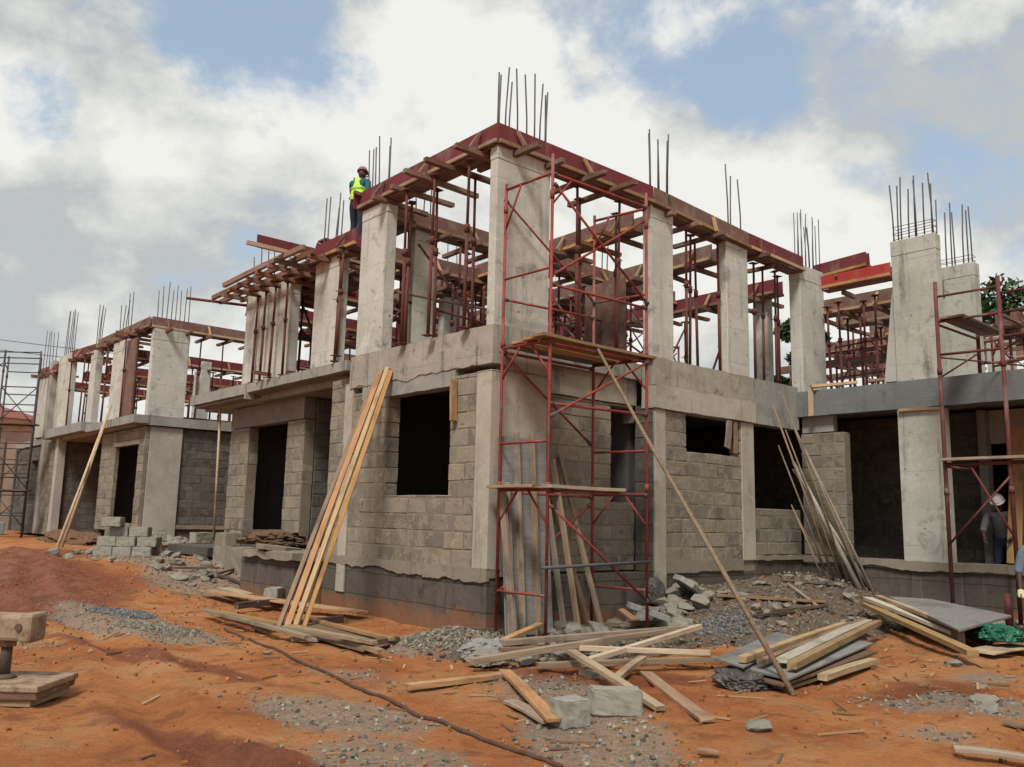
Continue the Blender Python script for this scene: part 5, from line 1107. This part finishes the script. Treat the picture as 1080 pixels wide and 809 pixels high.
# ------------------------------------------------------------------ machine outrigger at the left edge
t = thing('outrigger', 'cream steel outrigger leg of a machine standing on boards at the left edge', 'outrigger', (-5.35,-.75,0))
ux = V((.62,-.785,0)); ux = V((.755,-.655,0))
c0 = V((-5.27,-.70,0)); L0 = 1.9
mb = MB(); e = c0+ux*.06+V((0,0,.56)); mb.bar(e-ux*L0, e, .22, .20); mb.build('arm', M['cream'], t, bevel=.03)
mb = MB(); e2 = e+ux*.012; mb.bar(e2-ux*.10, e2+ux*.008, .235, .225); mb.build('arm_cap', M['cream'], t, bevel=.025)
side = V((.655,.755,0))*-1
mb = MB(); hp = e-ux*.08+side*.115+V((0,0,.01)); mb.tube([hp, hp+side*.014], .028, 12); mb.build('pin_hole', M['darkmetal'], t)
j = c0-ux*.16
MB().tube([j+V((0,0,.2)), j+V((0,0,.48))], .042, 16).build('jack_cylinder', M['darkmetal'], t, True)
MB().tube([j+V((0,0,.41)), j+V((0,0,.465))], .065, 16).build('jack_collar', M['cream'], t, True)
MB().tube([j+V((0,0,.165)), j+V((0,0,.20))], .10, 16, .06).build('jack_foot', M['darkmetal'], t, True)
mb = MB(); pc = c0+V((0,0,.143)); mb.bar(pc-ux*1.5, pc+ux*.28, .62, .05); mb.build('foot_plate', M['cream'], t, bevel=.012)
for i, (dz, l) in enumerate(((.092,.26),(.035,.22))):
    o = plank('support_board', c0-ux*1.6+V((0,0,dz)), c0+ux*l+V((0,0,dz)), .6-.04*i, .05, ('dark','old')[i], seed=i); tag(o, ('upper dark','lower earth stained')[i]+' support board beneath the outrigger foot', 'board')

# ------------------------------------------------------------------ people
def skin_mesh(name, pts, edges, radii, mat, parent=None, sub=2, root=0):
    me = bpy.data.meshes.new('tmp'); me.from_pydata([tuple(p) for p in pts], edges, []); o = bpy.data.objects.new('tmp', me); COL.objects.link(o)
    m = o.modifiers.new('Skin', 'SKIN'); m.use_smooth_shade = True
    for i, r in enumerate(radii):
        sv = me.skin_vertices[0].data[i]; sv.radius = (r, r) if isinstance(r, (int, float)) else r; sv.use_root = (i == root)
    s = o.modifiers.new('Sub', 'SUBSURF'); s.levels = sub; s.render_levels = sub
    dg = bpy.context.evaluated_depsgraph_get(); me2 = bpy.data.meshes.new_from_object(o.evaluated_get(dg)); bpy.data.objects.remove(o)
    me2.name = name; me2.materials.clear(); me2.materials.append(M[mat]); me2.polygons.foreach_set('use_smooth', [True]*len(me2.polygons))
    return link(name, me2, parent)
def person(label, loc, rz, pose, shirt, pants, hat, vest=None, glove=None, scale=1.):
    """pose: dict of joint -> (x forward, y left, z up) in metres for a 1.75 m body"""
    J = {k: V(v) for k, v in pose.items()}
    t = thing('person', label, 'person')
    names = [n for n in J if n not in ('head','nose')]; ix = {n: i for i, n in enumerate(names)}
    E = [('pelvis','belly'),('belly','chest'),('chest','neck'),('neck','chin'),('chest','shL'),('shL','elL'),('elL','wrL'),('wrL','paL'),('chest','shR'),('shR','elR'),('elR','wrR'),('wrR','paR'),
         ('pelvis','hiL'),('hiL','knL'),('knL','anL'),('anL','toL'),('pelvis','hiR'),('hiR','knR'),('knR','anR'),('anR','toR')]
    rr = dict(pelvis=(.13,.10), belly=(.125,.095), chest=(.15,.105), neck=.055, chin=.06, shL=.058, elL=.042, wrL=.029, paL=(.038,.02), hiL=.083, knL=.056, anL=.038, toL=.036)
    for s in ('sh','el','wr','pa','hi','kn','an','to'): rr[s+'R'] = rr[s+'L']
    body = skin_mesh('body', [J[n] for n in names], [(ix[a],ix[b]) for a,b in E], [rr[n] for n in names], 'skin', t, root=ix['pelvis'])
    # head, face, ears, fingers join the body mesh
    bm = bmesh.new(); bm.from_mesh(body.data)
    h = J['head']; f = (J['nose']-h).normalized(); up = (h-J['neck']).normalized(); lf = up.cross(f).normalized(); f = lf.cross(up)
    def ball(c, r, n=2):
        g_ = bmesh.ops.create_icosphere(bm, subdivisions=n, radius=1.)
        for v in g_['verts']: v.co = c+f*v.co.x*r[0]+lf*v.co.y*r[1]+up*v.co.z*r[2]
        return g_
    ball(h, (.098,.076,.118), 3); ball(h+f*.03-up*.06, (.062,.055,.055)); ball(h+f*.1-up*.015, (.022,.016,.026), 1)
    for s in (1,-1): ball(h+lf*s*.076-up*.01, (.018,.01,.03), 1)
    ball(h+f*.088-up*.055, (.012,.026,.010), 1)
    for S_ in ('L','R'):
        w, pa = J['wr'+S_], J['pa'+S_]; d = (pa-w).normalized(); a = d.orthogonal().normalized(); b = d.cross(a)
        a = V((1,0,0))-d*d.x; a = a.normalized() if a.length > .2 else b; b = d.cross(a)
        for i, (o_, L_) in enumerate(((-.03,.062),(-.01,.078),(.011,.072),(.030,.056))):
            st = pa+a*o_; pts = [st-d*.01, st+d*L_*.5+b*.006, st+d*L_*.82+b*.028]; mb = MB().tube(pts, .0095, 6, .007); base = [bm.verts.new(v) for v in mb.v]; [bm.faces.new([base[k] for k in fc]) for fc in mb.f]
        st = w.lerp(pa,.5)+a*-.03; mb = MB().tube([st, st+d*.03-a*.03, st+d*.062-a*.036], .011, 6, .008); base = [bm.verts.new(v) for v in mb.v]; [bm.faces.new([base[k] for k in fc]) for fc in mb.f]
    bm.to_mesh(body.data); bm.free(); body.data.polygons.foreach_set('use_smooth', [True]*len(body.data.polygons))
    eb = MB()
    for s in (1,-1): 
        c = h+f*.088+lf*s*.031+up*.006; eb.tube([c, c+f*.006], .012, 8)
    eb.build('eyes', M['eye'], body)
    sub = lambda ns, ed, k, m, n_, root: skin_mesh(n_, [J[n] for n in ns], [(ns.index(a),ns.index(b)) for a,b in ed], [tuple(q*k[0]+k[1] for q in (rr[n] if isinstance(rr[n],tuple) else (rr[n],rr[n]))) for n in ns], m, t, root=ns.index(root))
    J['col'] = J['chest'].lerp(J['neck'],.62); rr['col'] = (.102,.085); J['spL'] = J['chest'].lerp(J['shL'],.62)+V((0,0,.012)); J['spR'] = J['chest'].lerp(J['shR'],.62)+V((0,0,.012)); rr['spL'] = rr['spR'] = (.116,.095)
    J['cuL'] = J['elL'].lerp(J['wrL'],.25); J['cuR'] = J['elR'].lerp(J['wrR'],.25); rr['cuL'] = rr['cuR'] = .042
    sub(['pelvis','belly','chest','col','spL','spR','shL','elL','cuL','shR','elR','cuR'], [('pelvis','belly'),('belly','chest'),('chest','col'),('chest','spL'),('spL','shL'),('shL','elL'),('elL','cuL'),('chest','spR'),('spR','shR'),('shR','elR'),('elR','cuR')], (1.06,.014), shirt, 'shirt', 'belly')
    sub(['belly','pelvis','hiL','knL','anL','hiR','knR','anR'], [('belly','pelvis'),('pelvis','hiL'),('hiL','knL'),('knL','anL'),('pelvis','hiR'),('hiR','knR'),('knR','anR')], (1.05,.012), pants, 'trousers', 'pelvis')
    for S_ in ('L','R'):
        skin_mesh('boot', [J['an'+S_]+V((0,0,.08)), J['an'+S_]-V((0,0,.03)), J['to'+S_]-V((0,0,.005))], [(0,1),(1,2)], [.054,.052,.046], 'blackhole', t)
    if vest:
        v = sub(['pelvis','belly','chest','col','spL','spR'], [('pelvis','belly'),('belly','chest'),('chest','col'),('chest','spL'),('chest','spR')], (1.12,.026), vest, 'vest', 'belly')
        for q in (.2,.75):
            c = J['pelvis'].lerp(J['chest'],q); mb = MB(); ring = []
            for k in range(17):
                an = 2*math.pi*k/16; ring.append(c+V((math.cos(an)*.165, math.sin(an)*.178, 0)))
            mb.tube(ring, .012, 6); mb.build('reflective_band', M['silver'], v, True)
    if hat:
        bm = bmesh.new(); bmesh.ops.create_icosphere(bm, subdivisions=3, radius=1.)
        bmesh.ops.delete(bm, geom=[v for v in bm.verts if v.co.z < -.05], context='VERTS')
        for v in bm.verts: v.co = h+up*.045+f*v.co.x*.125+lf*v.co.y*.105+up*v.co.z*.115
        me = bpy.data.meshes.new('helmet'); bm.to_mesh(me); bm.free(); me.materials.append(M[hat]); me.polygons.foreach_set('use_smooth', [True]*len(me.polygons)); hl = link('helmet', me, t)
        m = MB(); ring = [(h+up*.042+f*(math.cos(a)*.115+(.05 if math.cos(a) > 0 else .0)*math.cos(a))+lf*math.sin(a)*.105) for a in ln(0,2*math.pi,25)]
        m.tube(ring, .014, 6); m.build('brim', M[hat], hl, True)
    if glove:
        for S_ in ('L','R'): skin_mesh('glove', [J['wr'+S_], J['pa'+S_], J['pa'+S_]+(J['pa'+S_]-J['wr'+S_]).normalized()*.05], [(0,1),(1,2)], [.04,(.054,.034),(.046,.03)], glove, t)
    t.location = loc; t.rotation_euler = (0,0,rz); t.scale = (scale,)*3
    return t
STAND = dict(pelvis=(0,0,.95), belly=(.01,0,1.12), chest=(0,0,1.34), neck=(.01,0,1.48), chin=(.03,0,1.55), head=(.03,0,1.63), nose=(.2,0,1.6),
    shL=(0,.19,1.41), elL=(-.04,.26,1.13), wrL=(.05,.29,.90), paL=(.08,.29,.82), shR=(0,-.19,1.41), elR=(-.06,-.25,1.13), wrR=(.0,-.29,.88), paR=(.02,-.29,.80),
    hiL=(0,.09,.90), knL=(.03,.11,.50), anL=(-.02,.12,.09), toL=(.13,.14,.04), hiR=(0,-.09,.90), knR=(.0,-.11,.50), anR=(-.05,-.12,.09), toR=(.10,-.14,.04))
w1 = dict(STAND); w1.update(belly=(.05,0,1.11), chest=(.07,0,1.33), neck=(.10,0,1.46), chin=(.13,0,1.53), head=(.14,0,1.61), nose=(.32,.02,1.53), shL=(.06,.19,1.40), shR=(.06,-.19,1.40),
    elL=(.26,.27,1.17), wrL=(.47,.22,1.08), paL=(.54,.2,1.06), elR=(-.06,-.28,1.13), wrR=(-.10,-.31,.88), paR=(-.10,-.31,.80), knL=(.10,.11,.51), anL=(.02,.12,.09), toL=(.17,.14,.04), knR=(.0,-.11,.5), anR=(-.10,-.12,.09), toR=(.05,-.14,.04))
# worker standing on the beam forms, seen from behind, left arm hanging
person('worker in yellow green vest and dull red helmet standing high on the beam forms', (1.38,6.1,6.80), rad(28), {k_: v for k_, v in w1.items()}, 'teal', 'navy', 'maroonhat', 'hivis')
tag(plank('scaffold_board', (.62,6.1,6.775), (2.9,6.1,6.705), .3, .035, 'bearer', seed=200), 'board on top of the beam forms on which the high worker stands', 'board')
lean = dict(STAND); lean.update(belly=(.10,0,1.10), chest=(.20,0,1.30), neck=(.27,0,1.43), chin=(.32,0,1.49), head=(.34,0,1.56), nose=(.52,0,1.50), shL=(.22,.19,1.36), shR=(.22,-.19,1.36),
    elL=(.30,.25,1.10), wrL=(.48,.2,.98), paL=(.55,.18,.95), elR=(.32,-.25,1.10), wrR=(.5,-.2,.96), paR=(.57,-.18,.93), knL=(.14,.11,.50))
person('worker with a white helmet and grey striped shirt inside the open bay at the right', (9.05,-2.86,.38), rad(190), lean, 'greyshirt', 'navy', 'whitehat')
bend = dict(STAND); bend.update(pelvis=(-.05,0,.86), belly=(.10,0,.98), chest=(.32,0,1.08), neck=(.45,0,1.12), chin=(.51,0,1.12), head=(.57,0,1.14), nose=(.7,0,1.02), shL=(.34,.19,1.10), shR=(.34,-.19,1.10),
    elL=(.40,.25,.84), wrL=(.50,.22,.62), paL=(.54,.21,.54), elR=(.40,-.25,.84), wrR=(.48,-.24,.60), paR=(.51,-.23,.52), hiL=(-.05,.09,.84), hiR=(-.05,-.09,.84), knL=(.06,.12,.47), knR=(.02,-.12,.47))
person('stooping worker in grey blue shirt and pale gloves at the right edge', (6.15,-4.33,.13), rad(195), bend, 'blueshirt', 'navy', None, None, 'glove')
tag(MB().tube([(6.2,-3.86,.12),(6.2,-3.86,.62)], .05, 12).build('steel_post', M['scafd'], None, True), 'short dull red post by the right scaffold at the frame edge', 'post')

# ------------------------------------------------------------------ trees and background
def tree(label, x, y, z, Hh, Rr, mat, seed, n=5200, trunk=.35, grp='trees behind the houses'):
    R = random.Random(seed); t = thing('broadleaf_tree', label, 'tree', (x,y,z), grp)
    tip = V((x+R.uniform(-.3,.3), y, z+Hh*.62)); tb = MB(); tb.tube([(x,y,z),(x+.1,y,z+Hh*.3),tip], trunk, 8, trunk*.35)
    cl = []
    for i in range(22):
        a = R.uniform(0,6.28); f_ = R.uniform(.3,1.); zz = z+Hh*R.uniform(.28,.98); rad_ = Rr*f_*math.sqrt(max(.05,1-((zz-z)/Hh*1.25-.72)**2*1.7))
        c = V((x+math.cos(a)*rad_, y+math.sin(a)*rad_, zz)); cl.append((c, Rr*R.uniform(.22,.42)))
        if i < 12: tb.tube([V((x,y,z+Hh*R.uniform(.25,.5))), c.lerp(V((x,y,c.z)),.45)+V((0,0,-.3)), c], trunk*.28, 5, .03)
    tb.build('trunk', M['bark'], t, True); lf_ = MB()
    for i in range(n):
        c, r = R.choice(cl); d = V((R.gauss(0,1),R.gauss(0,1),R.gauss(0,1))).normalized()*r*(R.random()**.45); d.z *= .8; p = c+d
        s = R.uniform(.12,.26); u = V((R.uniform(-1,1),R.uniform(-1,1),R.uniform(-.8,.5))).normalized(); v = u.cross(V((R.uniform(-1,1),R.uniform(-1,1),R.uniform(-1,1)))).normalized()
        lf_.v += [tuple(p-u*s), tuple(p+v*s*.45), tuple(p+u*s), tuple(p-v*s*.45)]; k = len(lf_.v); lf_.f.append((k-4,k-3,k-2,k-1))
    me = bpy.data.meshes.new('crown'); me.from_pydata(lf_.v, [], lf_.f); me.materials.append(M[mat]); link('crown', me, t)
tree('dense dark tree behind the right wing at the frame edge', 28.2,2.2,0,10.8,3.4,'leaf',1, 9000)
tree('dark tree beyond the right wing, partly outside the frame', 29.5,-1.2,0,11.5,3.5,'leaf',2, 8000)
tree('tree glimpsed between the third column and the wide bright column', 24.2,10.5,0,9.9,1.7,'leaf',3, 7000)
tree('tree glimpsed between the second and third upper columns', 23.4,13.8,0,8.2,1.4,'leaf',4, 4500)
W_ = thing('compound_wall', 'brown rendered compound wall behind the far left scaffold', 'wall', (-3,33,.5))
MB().bar((-14,40.5,2.3),(3.2,31.2,2.3),.25,3.8).build('wall', M['compound'], W_)
for i in range(7):
    p_ = V((-14,40.5,0)).lerp(V((3.2,31.2,0)), i/6)+V((-.08,-.12,2.35)); MB().bar(p_-V((0,0,1.9)), p_+V((0,0,1.95)), .35, .35).build('pier', M['compound'], W_)
FH = thing('house', 'pale pink house with a dark red roof behind the compound wall at the far left', 'house', (0,62,0))
for args in (((-9,7.2,60,70,0,7.2),'wall','pinkwall'),((-9.6,7.8,59.3,70.6,7.22,7.6),'eave','pinkwall'),((3.5,5.2,59.93,59.99,4.0,5.6),'window','glassdark'),((-2,0.2,59.93,59.99,4.0,5.6),'window','glassdark')):
    MB().box(*args[0]).build(args[1], M[args[2]], FH)
MB().box(-9.,7.4,59.0,59.9,5.7,6.0).build('canopy', M['roofred'], FH)
MB().add([(-9.8,59,7.61),(8,59,7.61),(8,71,7.61),(-9.8,71,7.61),(-5,65,9.6),(3,65,9.6)], [(0,1,5,4),(1,2,5),(2,3,4,5),(3,0,4),(3,2,1,0)]).build('roof', M['roofred'], FH)
for i in range(5): 
    y_ = 3.6+.0*i
mb = MB(); mb.box(-2.6,-.3,26.9,27.7,.5,.95); tag(mb.build('water_trough', M['trough'], None, bevel=.03), 'pale blue grey trough on the ground behind the far left scaffold', 'trough')
for i, z in enumerate((7.5,7.9)):
    pts = [V((-16+2.4*j, 29.+.05*j, z+.09*((j-5)**2)*.12)) for j in range(11)]
    tag(MB().tube(pts, .012, 5).build('overhead_cable', M['plasticblack'], None), ('lower','upper')[i]+' overhead cable running in from the left edge to the second house', 'cable')

# ------------------------------------------------------------------ sky, sun, camera
W = bpy.data.worlds.new('World'); SC.world = W; W.use_nodes = True; T = W.node_tree; T.nodes.clear()
N = lambda typ, **kw: (lambda x: ([setattr(x,a,b) for a,b in kw.items()], x)[1])(T.nodes.new(typ)); Lk = T.links.new
SUN_EL, SUN_AZ = rad(52), rad(238)          # azimuth clockwise from +Y
sky = N('ShaderNodeTexSky', sky_type='NISHITA', sun_disc=False, sun_elevation=SUN_EL, sun_rotation=SUN_AZ, air_density=1.2, dust_density=1.5)
tc = N('ShaderNodeTexCoord'); D_ = tc.outputs['Generated']
def wn(scale, detail, rough, loc, stretch=(1,1,1.25), dist=.25):
    mp = N('ShaderNodeMapping'); mp.inputs['Location'].default_value = loc; mp.inputs['Scale'].default_value = stretch; Lk(D_, mp.inputs['Vector'])
    x = N('ShaderNodeTexNoise'); x.inputs['Scale'].default_value = scale; x.inputs['Detail'].default_value = detail; x.inputs['Roughness'].default_value = rough; x.inputs['Distortion'].default_value = dist
    Lk(mp.outputs['Vector'], x.inputs['Vector']); return x.outputs['Fac']
def wm(op, a, b, c=None):
    x = N('ShaderNodeMath', operation=op)
    for i, v_ in enumerate((a,b,c)):
        if v_ is None: continue
        if isinstance(v_, (int,float)): x.inputs[i].default_value = v_
        else: Lk(v_, x.inputs[i])
    return x.outputs[0]
def wstep(f_, a, b):
    r_ = N('ShaderNodeMapRange', interpolation_type='SMOOTHSTEP'); r_.inputs['From Min'].default_value = a; r_.inputs['From Max'].default_value = b; Lk(f_, r_.inputs['Value']); return r_.outputs['Result']
def lobe(d, width):       # smooth spot of sky round direction d
    dp = N('ShaderNodeVectorMath', operation='DOT_PRODUCT'); nm = N('ShaderNodeVectorMath', operation='NORMALIZE'); Lk(D_, nm.inputs[0]); Lk(nm.outputs[0], dp.inputs[0]); dp.inputs[1].default_value = V(d).normalized()
    return wstep(dp.outputs['Value'], math.cos(width), math.cos(width*.25))
n1 = wn(3.4, 12, .585, (1.3,.4,.2), dist=.12); n1s = wn(3.4, 12, .585, (1.3-.05,.4-.03,.2+.11), dist=.12); n2 = wn(2.3, 8, .58, (4.2,1.7,.6)); n3 = wn(8.5, 12, .635, (7.,2.,1.), dist=.15)
relief = wm('MULTIPLY', wm('SUBTRACT', n1, n1s), 2.4)
gaps = None
for d, wdt, s in (((.333,.806,.49),.11,.19),((.30,.80,.53),.12,.20),((.69,.515,.525),.12,.20),((.60,.55,.60),.12,.09),((.155,.908,.39),.06,.20),((.75,.48,.46),.07,.14),((.78,.36,.56),.10,.18),((.424,.785,.452),.06,.12),((.46,.66,.60),.08,.12),((.07,.93,.36),.05,.12),((.20,.80,.56),.07,.14)):
    q_ = wm('MULTIPLY', lobe(d, wdt), s); gaps = q_ if gaps is None else wm('ADD', gaps, q_)
cov = wm('SUBTRACT', wm('ADD', wm('MULTIPLY', n1, .95), wm('MULTIPLY', n3, .62)), gaps)
mask = wstep(cov, .52, .74)
lift = wm('MULTIPLY', lobe((.56,.78,.30),.62), .16); dark_ = wm('ADD', wm('MULTIPLY', lobe((.25,.935,.25),.16), .12), 0.)
sh = wm('SUBTRACT', wm('ADD', wm('ADD', wm('MULTIPLY', n2, .70), wm('ADD', wm('MULTIPLY', n3, .34), relief)), lift), dark_)
cr = N('ShaderNodeValToRGB'); els = cr.color_ramp.elements; els[0].position = .38; els[0].color = (.50,.525,.53,1); els[1].position = .84; els[1].color = (.86,.855,.81,1); e_ = els.new(.56); e_.color = (.64,.655,.635,1)
Lk(sh, cr.inputs['Fac'])
b1 = N('ShaderNodeBackground'); b1.inputs['Strength'].default_value = .075; Lk(sky.outputs[0], b1.inputs['Color'])
b2 = N('ShaderNodeBackground'); b2.inputs['Strength'].default_value = CLOUD; Lk(cr.outputs['Color'], b2.inputs['Color'])
veil = N('ShaderNodeBackground'); veil.inputs['Strength'].default_value = CLOUD; veil.inputs['Color'].default_value = (.42,.51,.60,1)
mv = N('ShaderNodeMixShader'); mv.inputs[0].default_value = .6; Lk(b1.outputs[0], mv.inputs[1]); Lk(veil.outputs[0], mv.inputs[2])
mx = N('ShaderNodeMixShader'); Lk(mask, mx.inputs[0]); Lk(mv.outputs[0], mx.inputs[1]); Lk(b2.outputs[0], mx.inputs[2])
wo = N('ShaderNodeOutputWorld'); Lk(mx.outputs[0], wo.inputs['Surface'])
sl = bpy.data.lights.new('sun', 'SUN'); sl.energy = SUNP; sl.angle = rad(14); sl.color = (1.,.955,.88); so = bpy.data.objects.new('sun', sl); COL.objects.link(so)
sd = V((math.sin(SUN_AZ)*math.cos(SUN_EL), math.cos(SUN_AZ)*math.cos(SUN_EL), math.sin(SUN_EL)))
so.rotation_euler = sd.to_track_quat('Z','Y').to_euler()

yaw, pit, rol = rad(40.893), rad(8.964), rad(1.303)
f = V((math.sin(yaw)*math.cos(pit), math.cos(yaw)*math.cos(pit), math.sin(pit))); r = V((math.cos(yaw), -math.sin(yaw), 0)); u = r.cross(f)
r2 = r*math.cos(rol)+u*math.sin(rol); u2 = u*math.cos(rol)-r*math.sin(rol)
cam = bpy.data.cameras.new('camera'); co = bpy.data.objects.new('camera', cam); COL.objects.link(co)
m = Matrix((r2, u2, -f)).transposed().to_4x4(); m.translation = (-6.998,-8.487,1.5); co.matrix_world = m
cam.sensor_fit = 'HORIZONTAL'; cam.sensor_width = 36; cam.lens = 36*900/1080; cam.clip_start = .05; cam.clip_end = 2000
SC.camera = co
SC.render.resolution_x = 1024; SC.render.resolution_y = 767
SC.view_settings.view_transform = 'Standard'; SC.view_settings.look = 'None'; SC.view_settings.exposure = EXPO; SC.view_settings.gamma = 1
